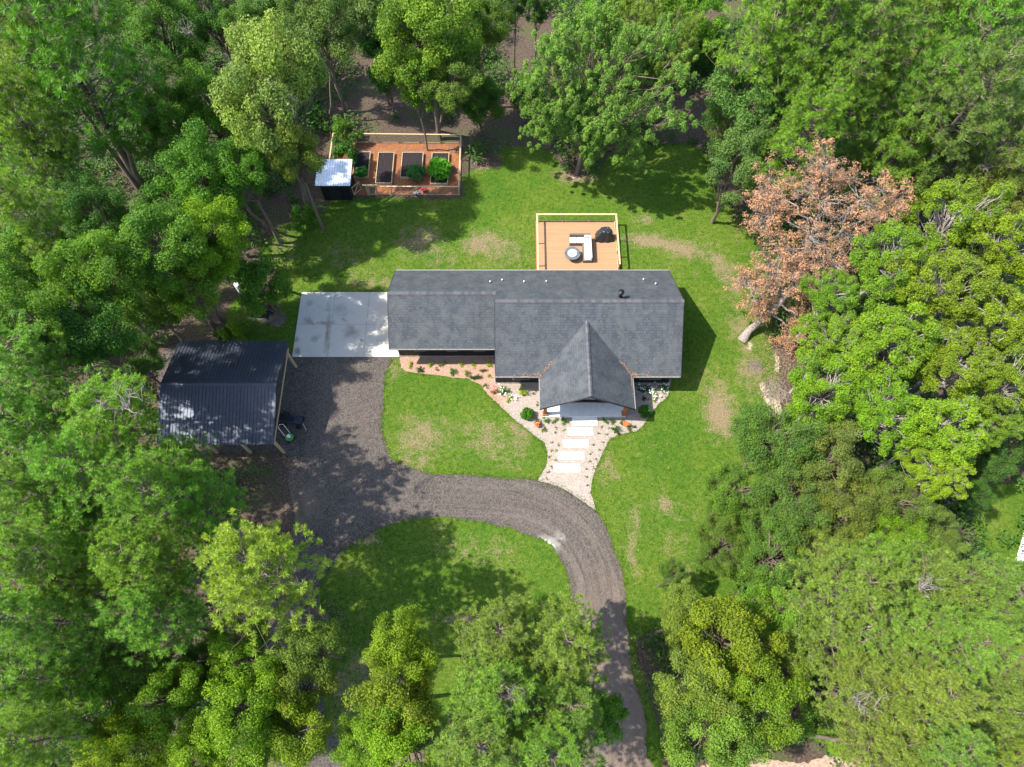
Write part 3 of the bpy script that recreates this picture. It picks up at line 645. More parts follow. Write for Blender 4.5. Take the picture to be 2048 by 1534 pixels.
# ------------------------------------------------------------------ garden shed, fence, gate, beds
shed = thing('garden_shed', 'small black shed with silver ribbed metal roof', 'shed', (-14.35, 38.6, 0))
def hp2(mb, name, m, parent=shed, **k):
    mb.v = [(x + 14.35, y - 38.6, z) for x, y, z in mb.v]; return mb.build(name, m, parent, **k)
hp2(MB().box(-15.5, -13.2, 37.57, 39.5, 0, 2.04).box(-15.45, -13.25, 39.3, 39.45, 2.04, 2.25), 'wall', M['black_wall'])
hp2(MB().add([(x, y, z) for x in (-15.5, -13.2) for y, z in ((37.57, 2.04), (39.5, 2.04), (39.5, 2.3), (37.57, 2.07))], [(0, 1, 2, 3), (7, 6, 5, 4), (0, 3, 7, 4), (1, 5, 6, 2), (3, 2, 6, 7)]), 'gable_wall', M['black_wall'])
for k in range(9): pass
hp2(MB().box(-14.9, -14.0, 37.53, 37.567, .05, 1.9), 'door', simple('black_door', (.02, .022, .025), .4))
hp2(ribbed(-15.75, -12.92, 37.25, 2.12, 39.72, 2.42, .2), 'roof_sheet', M['shed_metal'])
hp2(MB().box(-15.7, -12.97, 37.27, 37.31, 1.98, 2.1), 'fascia_board', M['fascia'])

fence = thing('garden_fence', 'low timber and wire fence around the orange mulched vegetable garden', 'fence', (-9.8, 41, 0))
FN = 1.1
def fp(mb, name, m, parent=fence, **k):
    mb.v = [(x + 9.8, y - 41, z) for x, y, z in mb.v]; return mb.build(name, m, parent, **k)
mwire, tw, bw = newmat('fence_wire'); bw.inputs['Base Color'].default_value = (.25, .24, .22, 1); bw.inputs['Metallic'].default_value = .6
def run(pts, rail=True, spacing=1.83):
    for (xa, ya), (xb, yb) in zip(pts[:-1], pts[1:]):
        L = math.hypot(xb - xa, yb - ya); n = max(1, round(L / spacing)); dx, dy = (xb - xa) / L, (yb - ya) / L
        for k in range(n + 1):
            x, y = xa + dx * L * k / n, ya + dy * L * k / n
            fp(MB().box(x - .045, x + .045, y - .045, y + .045, 0, FN - .04), 'post', M['old_wood'])
        fp(MB().bar((xa - dx * .045, ya - dy * .045, FN - .018), (xb + dx * .045 - dx * .1, yb + dy * .045 - dy * .1, FN - .018), .1, .036), 'top_rail', M['pine_wood'])
        fp(MB().bar((xa, ya, .09), (xb, yb, .09), .04, .09), 'bottom_rail', M['old_wood'])
        wmb = MB()
        for k in range(6): wmb.bar((xa, ya, .2 + k * .16), (xb, yb, .2 + k * .16), .004)
        for k in range(int(L / .15)): wmb.bar((xa + dx * k * .15, ya + dy * k * .15, .14), (xa + dx * k * .15, ya + dy * k * .15, FN - .04), .004)
        fp(wmb, 'wire_mesh', mwire)
run([(-15.25, 43.78), (-4.4, 43.62)]); run([(-4.36, 43.55), (-4.36, 38.12)]); run([(-4.42, 38.06), (-11.8, 38.08)]); run([(-15.25, 43.7), (-15.25, 39.6)])
fp(MB().box(-11.98, -11.88, 38.0, 38.1, 0, 1.25).box(-11.2, -11.1, 38.0, 38.1, 0, 1.25), 'gate_post', M['old_wood'])
fp(MB().bar((-12.2, 38.05, 1.27), (-11.0, 38.05, 1.27), .12, .04), 'gate_post_cap', M['pine_wood'])
gate = thing('garden_gate', 'small open timber gate with diagonal brace beside the silver roofed shed', 'gate', (-13.12, 37.95, 0), rz=math.radians(50))
MB().box(0, .05, -.02, .02, .1, 1.1).box(.8, .85, -.02, .02, .1, 1.1).build('stile', M['pine_wood'], gate)
MB().box(.052, .798, -.018, .018, .12, .2).box(.052, .798, -.018, .018, 1.0, 1.08).build('rail', M['pine_wood'], gate)
MB().bar((.07, 0, .2), (.78, 0, 1.0), .03, .08).build('brace', M['pine_wood'], gate)

beds = [(-13.4, -12.08, 39.82, 42.5, 'raised bed nearest the shed, half hidden by leaves, with a bushy plant'), (-11.42, -10.04, 39.1, 42.45, 'longest raised bed, of bare dark soil, second from the shed'),
        (-9.38, -7.56, 39.72, 42.45, 'widest raised bed, third from the shed, with a bush in its corner'), (-6.84, -5.36, 39.05, 42.4, 'raised bed at the east fence with a large leafy plant')]
for x0, x1, y0_, y1_, lab in beds:
    b = thing('raised_bed', lab, 'raised bed', ((x0 + x1) / 2, (y0_ + y1_) / 2, 0), 'raised garden beds'); hx, hy = (x1 - x0) / 2, (y1_ - y0_) / 2
    for q in ((-hx, -hx + .05, -hy, hy), (hx - .05, hx, -hy, hy), (-hx + .052, hx - .052, -hy, -hy + .05), (-hx + .052, hx - .052, hy - .05, hy)):
        MB().box(*q, 0, .3).build('side_board', M['old_wood'], b)
    sheet('soil', linpoly([(-hx + .055, -hy + .055), (hx - .055, -hy + .055), (hx - .055, hy - .055), (-hx + .055, hy - .055)], .3), .22, M['soil'], .3, kind=None, parent=b, bumpy=.05)

# ------------------------------------------------------------------ stepping slabs, step
slabs = [((1135, 855), (1187, 870.5), 'white stepping slab nearest the porch step'), ((1126, 879), (1178, 895), 'second white stepping slab from the porch'),
         ((1117, 903), (1169, 919), 'third white stepping slab from the porch'), ((1108, 928), (1161, 944), 'white stepping slab farthest from the porch, nearest the drive')]
for (a, b, lab) in slabs:
    p = P(*a, .07); q = P(*b, .07); cx, cy = (p[0] + q[0]) / 2, (p[1] + q[1]) / 2; hx, hy = (q[0] - p[0]) / 2, (p[1] - q[1]) / 2
    o = MB().box(-hx, hx, -hy, hy, 0, .08).build('stepping_slab', M['white_slab'], bevel=.008); o.location = (cx, cy, 0); tag(o, lab, 'paving slab', 'stepping slabs of the front walk')
o = MB().box(-.9, .9, -.31, .31, 0, .1).build('porch_step', M['white_slab'], bevel=.008); o.location = (5.17, 17.88, 0); tag(o, 'pale concrete step touching the porch, half in shade', 'step')

# ------------------------------------------------------------------ water tank, mowers, ash heap, brush heap, pots
tank = thing('water_tank', 'white upright pressure tank on a grey pipe under the left trees', 'tank', (-20.68, 28.35, 0))
MB().lathe(0, 0, [(.16, .55), (.25, .62), (.27, .75), (.27, 1.55), (.25, 1.68), (.14, 1.78), (.02, 1.8)], 20).build('vessel', M['pvc'], tank, smooth=False)
MB().tube([(0, 0, 0), (0, 0, .56)], .05, 8).tube([(0, 0, .3), (.35, 0, .3), (.35, 0, .05)], .03, 8).build('pipe', simple('grey_pipe', (.35, .35, .36), .4), tank)
MB().box(-.2, .2, -.2, .2, 0, .05).build('base_pad', M['white_slab'], tank)
M['green_paint'] = simple('green_machine_paint', (.06, .3, .04), .35, var=.1); M['navy'] = simple('dark_machine_paint', (.02, .03, .045), .4, var=.2); M['rubber'] = simple('tyre_rubber', (.015, .015, .016), .8, var=.1)
mow = thing('riding_mower', 'dark riding mower with its nose out of the carport', 'mower', (-15.7, 17.9, .02), rz=math.radians(-12))
MB().box(-.7, .35, -.3, .3, .3, .55).build('body', M['navy'], mow, bevel=.04)
MB().box(.36, .95, -.26, .26, .3, .72).build('hood', M['navy'], mow, bevel=.08)
MB().box(-.55, -.1, -.24, .24, .56, .68).box(-.66, -.56, -.24, .24, .56, .98).build('seat', M['rubber'], mow, bevel=.03)
for x, y, r_ in ((-.45, -.38, .26), (-.45, .38, .26), (.72, -.36, .18), (.72, .36, .18)): MB().tube([(x, y - .09, r_), (x, y + .09, r_)], r_, 16).build('wheel', M['rubber'], mow)
MB().tube([(.35, 0, .7), (.22, 0, .9)], .02, 6).tube([(.22 + .15 * math.cos(k), .17 * math.sin(k), .92) for k in np.linspace(0, 2 * math.pi, 13)], .014, 6).build('steering_wheel', M['rubber'], mow)
MB().tube([(1.0, -.1, .4), (1.3, -.45, .1)], .03, 6).build('hitch_bar', M['old_wood'], mow)
pm = thing('push_mower', 'small green and white push mower at the carport corner', 'mower', (-15.62, 16.65, .02), rz=math.radians(-50))
MB().lathe(0, 0, [(.28, .1), (.3, .2), (.2, .28), (.1, .3)], 16).build('deck_housing', M['green_paint'], pm)
MB().lathe(0, 0, [(.13, .3), (.13, .42), (.06, .45)], 12).build('engine', M['pvc'], pm)
MB().tube([(-.25, -.2, .2), (-.75, -.2, .85), (-.85, 0, .95), (-.75, .2, .85), (-.25, .2, .2)], .022, 6).build('handlebar', M['pvc'], pm)
for x, y in ((-.22, -.3), (-.22, .3), (.24, -.28), (.24, .28)): MB().tube([(x, y - .03, .1), (x, y + .03, .1)], .1, 12).build('wheel', M['rubber'], pm)

def heap(name, px, py, R, h, mat, lab, seed=0):
    x, y, _ = P(px, py); bm = bmesh.new(); bmesh.ops.create_icosphere(bm, subdivisions=4, radius=1); rr = random.Random(seed); ph = [rr.uniform(0, 6) for _ in range(6)]
    for v in bm.verts:
        c = v.co; k = 1 + .18 * math.sin(c.x * 5 + ph[0]) * math.sin(c.y * 4 + ph[1]) + .1 * math.sin(c.x * 11 + ph[2]) + .08 * math.sin(c.y * 13 + ph[3]) + rr.uniform(-.05, .05)
        v.co = Vector((c.x * R * k, c.y * R * .75 * k, max(-.02, c.z * h * k)))
    me = bpy.data.meshes.new(name); bm.to_mesh(me); bm.free(); me.materials.append(mat); o = link(name, me); o.location = (x, y, 0)
    return tag(o, lab, 'heap')
heap('ash_heap', 525, 622, .85, .3, M['soot'], 'low charred black ash heap near the pad and left trees')
def sticks(name, px, py, R, n, mat, lab, cat, seed, ln=.8, th=.014, hh=.35):
    x0, y0, _ = P(px, py); rr = random.Random(seed); m = MB()
    for k in range(n):
        a = rr.uniform(0, 2 * math.pi); r_ = R * math.sqrt(rr.random()); t = rr.uniform(0, math.pi); L = ln * rr.uniform(.3, 1); z = rr.uniform(.03, hh * (1 - r_ / R * .8))
        x, y = r_ * math.cos(a), r_ * math.sin(a); dz = rr.uniform(-.1, .15)
        m.tube([(x - L / 2 * math.cos(t), y - L / 2 * math.sin(t), max(.02, z - dz)), (x + rr.uniform(-.05, .05), y + rr.uniform(-.05, .05), z + .03), (x + L / 2 * math.cos(t), y + L / 2 * math.sin(t), max(.02, z + dz))], [th, th * .8, th * .4], 4)
    o = m.build(name, mat); o.location = (x0, y0, 0); return tag(o, lab, cat)
sticks('brush_heap', 556, 640, .6, 130, M['twig'], 'tangled heap of grey twigs left of the concrete pad', 'brush', 1)
sticks('brush_heap', 1510, 733, .45, 60, M['twig'], 'small bundle of pale twigs on the lawn below the dead tree', 'brush', 2, .9, .012, .2)
sticks('brush_heap', 1550, 780, .9, 90, M['twig'], 'scattered grey branches on sandy soil at the right lawn edge', 'brush', 3, 1.2, .02, .15)
# ------------------------------------------------------------------ foliage
def mat_leaf(name, gloss=.25, trans=.35, warm=(1.12, 1.1, .75), vein=True):
    m, t, b = newmat(name); oi = node(t, 'ShaderNodeObjectInfo'); v = attr(t, 'v')
    lo = mixc(t, 1.0, oi.outputs['Color'], (.55, .66, .8), 'MULTIPLY'); hi = mixc(t, 1.0, oi.outputs['Color'], tuple(w * 1.25 for w in warm), 'MULTIPLY')
    c = mixc(t, v, lo, hi)
    t.links.new(c, b.inputs['Base Color']); b.inputs['Roughness'].default_value = .5; b.inputs['Specular IOR Level'].default_value = gloss
    tr = node(t, 'ShaderNodeBsdfTranslucent'); t.links.new(mixc(t, 1.0, c, (1.15, 1.35, .6), 'MULTIPLY'), tr.inputs['Color'])
    mx = node(t, 'ShaderNodeMixShader'); mx.inputs[0].default_value = trans
    t.links.new(b.outputs[0], mx.inputs[1]); t.links.new(tr.outputs[0], mx.inputs[2]); t.links.new(mx.outputs[0], t.nodes['Material Output'].inputs['Surface'])
    return m
M['leaf'] = mat_leaf('broad_leaves'); M['needle'] = mat_leaf('pine_needles', .3, .3)
M['bark'] = simple('grey_brown_bark', (.17, .13, .10), .9, var=.45, scale=9, bmp=.8); M['bark_grey'] = simple('pale_grey_bark', (.36, .32, .28), .9, var=.4, scale=9, bmp=.8)
M['bark_dead'] = simple('bleached_dead_bark', (.25, .21, .18), .9, var=.6, scale=11, bmp=1)
M['moss'] = simple('grey_hanging_moss', (.27, .265, .235), .95, var=.3)

class Branches:
    def __init__(s): s.V = []; s.F = []
    def tube(s, p, r, n=5):
        p = np.asarray(p, float); r = np.asarray(r, float); d = np.gradient(p, axis=0); d /= np.linalg.norm(d, axis=1, keepdims=True) + 1e-9
        up = np.where(np.abs(d[:, 2:3]) < .9, [[0, 0, 1.]], [[1., 0, 0]]); a = np.cross(d, up); a /= np.linalg.norm(a, axis=1, keepdims=True) + 1e-9; b = np.cross(d, a)
        t = np.arange(n) * 2 * math.pi / n; ring = p[:, None] + (a[:, None] * np.cos(t)[None, :, None] + b[:, None] * np.sin(t)[None, :, None]) * r[:, None, None]
        base = sum(len(v) for v in s.V); s.V.append(ring.reshape(-1, 3)); m = len(p)
        i = np.arange(m - 1)[:, None] * n; k = np.arange(n)[None]; k2 = (k + 1) % n
        s.F.append(np.stack([i + k, i + k2, i + n + k2, i + n + k], -1).reshape(-1, 4) + base)
    def mesh(s, name, mat): return fast_mesh(name, np.concatenate(s.V), np.concatenate(s.F), mat, smooth=True)
def curve(a, b, r, sag, rng, n=6, wob=.05):
    a = np.array(a, float); b = np.array(b, float); t = np.linspace(0, 1, n)[:, None]; L = np.linalg.norm(b - a)
    p = a + (b - a) * t; p[:, 2] += (np.sin(t[:, 0] * math.pi) * sag * L); w = rng.normal(size=(n, 3)) * wob * L; w[0] = w[-1] = 0
    return p + w, np.linspace(r[0], r[1], n)
def leaf_quads(cent, radii, counts, size, rng, up=.5, flat=.75, aspect=.5, shell=.45):
    """leaf-sized rhombs through a set of soft clumps; returns verts, faces, tint"""
    idx = np.repeat(np.arange(len(cent)), counts); n = len(idx)
    d = rng.normal(size=(n, 3)); d /= np.linalg.norm(d, axis=1, keepdims=True); rad = rng.random(n) ** shell
    off = d * rad[:, None] * radii[idx, None]; off[:, 2] *= flat; p = cent[idx] + off
    nrm = d * .8 + rng.normal(size=(n, 3)) * .55 + [0, 0, up]; nrm /= np.linalg.norm(nrm, axis=1, keepdims=True)
    a = np.cross(nrm, rng.normal(size=(n, 3))); a /= np.linalg.norm(a, axis=1, keepdims=True) + 1e-9; b = np.cross(nrm, a)
    s = size * rng.uniform(.6, 1.35, (n, 1)); fold = nrm * s * .18
    V = np.stack([p - a * s, p - b * s * aspect + fold, p + a * s, p + b * s * aspect + fold], 1).reshape(-1, 3)
    cv = rng.random(len(cent)); v = np.clip(.5 * cv[idx] + .5 * rng.random(n), 0, 1)
    return V, np.arange(4 * n).reshape(-1, 4), v
def tufts(cent, dirs, R, k, width, rng):
    """needle tufts: thin blades fanning out of each shoot tip"""
    n = len(cent); idx = np.repeat(np.arange(n), k)
    d = rng.normal(size=(n * k, 3)) + dirs[idx] * .9; d /= np.linalg.norm(d, axis=1, keepdims=True)
    L = R * rng.uniform(.65, 1.15, (n * k, 1)); a = np.cross(d, rng.normal(size=(n * k, 3))); a /= np.linalg.norm(a, axis=1, keepdims=True) + 1e-9
    up = dirs[idx] * .6 + [0, 0, 1.] + rng.normal(size=(n * k, 3)) * .5; a = np.cross(d, up); a /= np.linalg.norm(a, axis=1, keepdims=True) + 1e-9
    p = cent[idx] + rng.normal(size=(n * k, 3)) * R * .08
    V = np.stack([p - a * width * .5, p + d * L * .55 - a * width, p + d * L, p + d * L * .55 + a * width], 1).reshape(-1, 3)
    v = np.clip(.45 * rng.random(n)[idx] + .55 * rng.random(n * k), 0, 1)
    return V, np.arange(4 * n * k).reshape(-1, 4), v

PROTO = {}
def proto(kind, var):
    key = (kind, var)
    if key in PROTO: return PROTO[key]
    rng = np.random.default_rng(abs(hash_(kind)) + var * 17); br = Branches(); extra = None
    if kind == 'pine':
        R, zc, H = 4.0, 12.5, 17.0; nb = 46; cents = []; dirs = []
        br.tube(*curve((0, 0, 0), (rng.normal() * .3, rng.normal() * .3, H - .8), (.24, .05), 0, rng, 9, .006), n=7); br.tube([(0, 0, -7), (0, 0, .02)], [.27, .24], 7)
        for i in range(nb):
            f = (i + rng.random()) / nb; z = 7.2 + f * (H - 8.0); az = i * 2.4 + rng.normal() * .4
            L = R * (1.08 - .75 * f ** 1.6) * rng.uniform(.55, 1.12) * (.6 if f < .12 else 1)
            d = np.array([math.cos(az), math.sin(az), .12 + .55 * f + rng.normal() * .08]); tip = np.array([0, 0, z]) + d * L
            pts, rr = curve((0, 0, z), tip, (.07, .015), -.04, rng, 6, .035); br.tube(pts, rr, 4)
            m = int(4 + L * 4.4)
            for j in range(m):
                t = .28 + .72 * (j + rng.random()) / m; q = pts[0] + (pts[-1] - pts[0]) * t; side = np.cross(d, [0, 0, 1.]); side /= np.linalg.norm(side)
                s_ = rng.normal() * .42 * L * (1.15 - t) ** .6 + rng.normal() * .12; e = q + side * s_ + d * abs(s_) * .5 + np.array([0, 0, abs(rng.normal()) * .3 + .05])
                br.tube(*curve(q, e, (.02, .008), 0, rng, 3, .03), n=3)
                for c_ in range(1):
                    cents.append(e + [0, 0, .03]); u = e - q + [0, 0, .5]; dirs.append(u / np.linalg.norm(u))
        V, F, v = tufts(np.array(cents), np.array(dirs), .39, 46, .020, rng)
        crown = fast_mesh('pine_crown', V, F, M['needle'], {'v': ('FACE', v)}); bark = M['bark']
    elif kind in ('broad', 'liveoak', 'darkoak', 'feather', 'shrub', 'column'):
        cfg = {'broad': (4.5, 8.6, 13.0, 64, (.7, 1.3), 480, .10, .55, .72), 'liveoak': (5.0, 7.6, 11.5, 140, (.4, .85), 210, .10, .6, .6),
               'darkoak': (4.6, 7.2, 11.0, 130, (.5, .95), 300, .085, .55, .75), 'feather': (5.5, 7.6, 13.2, 175, (.5, .9), 250, .10, .9, .9),
               'shrub': (1.5, 1.3, 2.4, 18, (.35, .6), 150, .10, .5, .8), 'column': (2.6, 7.5, 12.5, 40, (.6, 1.0), 260, .13, .5, .8)}[kind]
        R, zc, H, nC, (r0, r1), nL, sz, up, flat = cfg; rz = H - zc; ph = rng.uniform(0, 6, 4)
        cents = []
        while len(cents) < nC:
            d = rng.normal(size=3); d /= np.linalg.norm(d)
            if d[2] < (-.75 if kind != 'liveoak' else -.35): continue
            az = math.atan2(d[1], d[0]); lob = 1 + .2 * math.sin(2 * az + ph[0]) + .16 * math.sin(3 * az + ph[1]) + .1 * math.sin(5 * az + ph[2])
            k = rng.uniform(.45, .98) ** .6 * lob
            c = np.array([d[0] * R * k * .9, d[1] * R * k * .9, zc + d[2] * rz * k * .88 * (1 if d[2] > 0 else .85)])
            if kind == 'liveoak': c[2] += .5 * math.sin(c[0] * 1.3 + ph[3]) * math.sin(c[1] * 1.2)
            if kind == 'feather': c[:2] *= 1 + .12 * d[2]
            cents.append(c)
        cents = np.array(cents); rad = rng.uniform(r0, r1, nC)
        th = {'shrub': .04, 'column': .14}.get(kind, .24); zb = zc - rz * .75 if kind != 'shrub' else .1
        top = np.array([rng.normal() * .3, rng.normal() * .3, zc + rz * .3]); tp, tr = curve((0, 0, 0), top, (th, th * .35), 0, rng, 8, .015); br.tube(tp, tr, 7)
        if kind != 'shrub': br.tube([(0, 0, -9), (0, 0, .02)], [th * 1.2, th], 7)
        for i in range(nC):
            k = int(np.clip((cents[i][2] - zb) / (top[2] - zb) * .6, .05, .9) * 6 + 1); k = min(k, 6)
            br.tube(*curve(tp[k], cents[i], (th * (.3 if kind != 'feather' else .18), .012), .05, rng, 5, .05), n=4)
            for _ in range(4 if kind != 'shrub' else 1):
                e = rng.normal(size=3); e[2] = abs(e[2]) + .2; br.tube(*curve(cents[i] - (cents[i] - tp[k]) * .15, cents[i] + e / np.linalg.norm(e) * rad[i] * .95, (.022, .007), 0, rng, 3, .05), n=3)
        if kind == 'feather':
            # long upswept sprays of fine leaves round every limb end
            sp = []; sr = []
            for c, r_ in zip(cents, rad):
                out = c - np.array([0, 0, zc - 2.5]); out /= np.linalg.norm(out)
                for j in range(7): o_ = rng.normal(size=3) * .45; sp.append(c + out * (j / 6 - .25) * rng.uniform(.9, 1.5) + o_ * .7); sr.append(r_ * (.5 - .04 * j))
            V, F, v = leaf_quads(np.array(sp), np.array(sr), [92] * len(sp), sz * .95, rng, .7, 1.1, .3)
        else:
            cnt = np.maximum(20, (nL * (rad / ((r0 + r1) / 2)) ** 2).astype(int)); V, F, v = leaf_quads(cents, rad, cnt, sz, rng, up, flat, .55 if kind != 'darkoak' else .45)
        crown = fast_mesh(kind + '_crown', V, F, M['leaf'], {'v': ('FACE', v)}); bark = M['bark_grey'] if kind in ('liveoak',) else M['bark']
        if kind == 'liveoak':
            n = 150; k = rng.integers(0, 7, n); p = cents[k] + rng.normal(size=(n, 3)) * .35; p[:, 2] -= .2; L = rng.uniform(.2, .5, n); a = rng.normal(size=(n, 3)) * [1, 1, 0]; a /= np.linalg.norm(a, axis=1, keepdims=True)
            w_ = rng.uniform(.02, .05, (n, 1)); dn = np.stack([rng.normal(size=n) * .12, rng.normal(size=n) * .12, -L], 1)
            MV = np.stack([p - a * w_, p + a * w_, p + dn * .6 + a * w_ * 1.2, p + dn + a * w_ * .1], 1).reshape(-1, 3); extra = fast_mesh('moss', MV, np.arange(4 * n).reshape(-1, 4), M['moss'])
    PROTO[key] = (br.mesh(kind + '_trunk', bark), crown, extra, R, zc)
    return PROTO[key]
def hash_(s): return sum(ord(c) * (i + 3) for i, c in enumerate(s))
NAMES = {'pine': ('pine_tree', 'pine tree'), 'broad': ('broadleaf_tree', 'tree'), 'liveoak': ('oak_tree', 'oak tree'), 'darkoak': ('oak_tree', 'oak tree'), 'feather': ('willow_oak_tree', 'tree'), 'shrub': ('shrub', 'shrub'), 'column': ('broadleaf_tree', 'tree')}
TINT = {'A': (.21, .33, .03), 'D': (.065, .15, .027), 'T': (.12, .21, .05), 'G': (.105, .21, .024), 'B': (.15, .27, .024), 'Y': (.165, .265, .016), 'Z': (.20, .29, .016), 'O': (.14, .205, .042), 'P': (.145, .26, .03), 'Q': (.158, .238, .04), 'K': (.11, .195, .034), 'L': (.165, .245, .018), 'F': (.175, .255, .055)}
_tn = [0]; TOBJ = {}
def tree(kind, px, py, r, z, tint, label, group=None, base=None, zs=None):
    _tn[0] += 1; i = _tn[0]; z += [-2.2, .3, 1.6][i % 3] if kind == 'pine' and base is None and (px > 1640 or px < 420) else 0; nv = {'pine': 5, 'broad': 5, 'liveoak': 4, 'darkoak': 3, 'feather': 2, 'shrub': 3, 'column': 2}[kind]
    tm, cm, ex, R, zc = proto(kind, i % nv); x, y, _ = P(px, py, z); m = r * depth(x, y, z) / FPX; s = m / R
    rr = random.Random(i * 7 + 1); bx, by = (x, y) if base is None else P(*base)[:2]
    nm, cat = NAMES[kind]; t = thing(nm, label, cat, (bx, by, 0), group); sz = s * (1.3 if kind != 'pine' else 1.15) if kind != 'shrub' else z / zc; dz = z - zc * sz
    tk = link('trunk', tm, t); cr = link('crown', cm, t); rot = rr.uniform(0, 6.283)
    j = np.array(TINT[tint]) * np.array([rr.uniform(.9, 1.2), rr.uniform(.92, 1.08), rr.uniform(.7, 1.0)])
    cr.color = (*j, 1); obs = [tk, cr]
    if ex: obs.append(tag(link('moss', ex, t), kind='stuff'))
    lx, ly = (x - bx) / z, (y - by) / z
    sh = Matrix.Identity(4); sh[0][2] = lx; sh[1][2] = ly
    mat = sh @ Matrix.Translation((0, 0, dz)) @ Matrix.Rotation(rot, 4, 'Z') @ Matrix.Diagonal((s, s, sz, 1))
    if base is None: 
        for o in obs: o.rotation_euler = (0, 0, rot); o.scale = (s, s, sz); o.location = (0, 0, dz)
    else:
        # a leaning tree: bend its own mesh copy so the crown hangs beyond the foot
        for o in obs: o.data = o.data.copy(); o.data.transform(mat)
    TOBJ[(px, py)] = t; return t
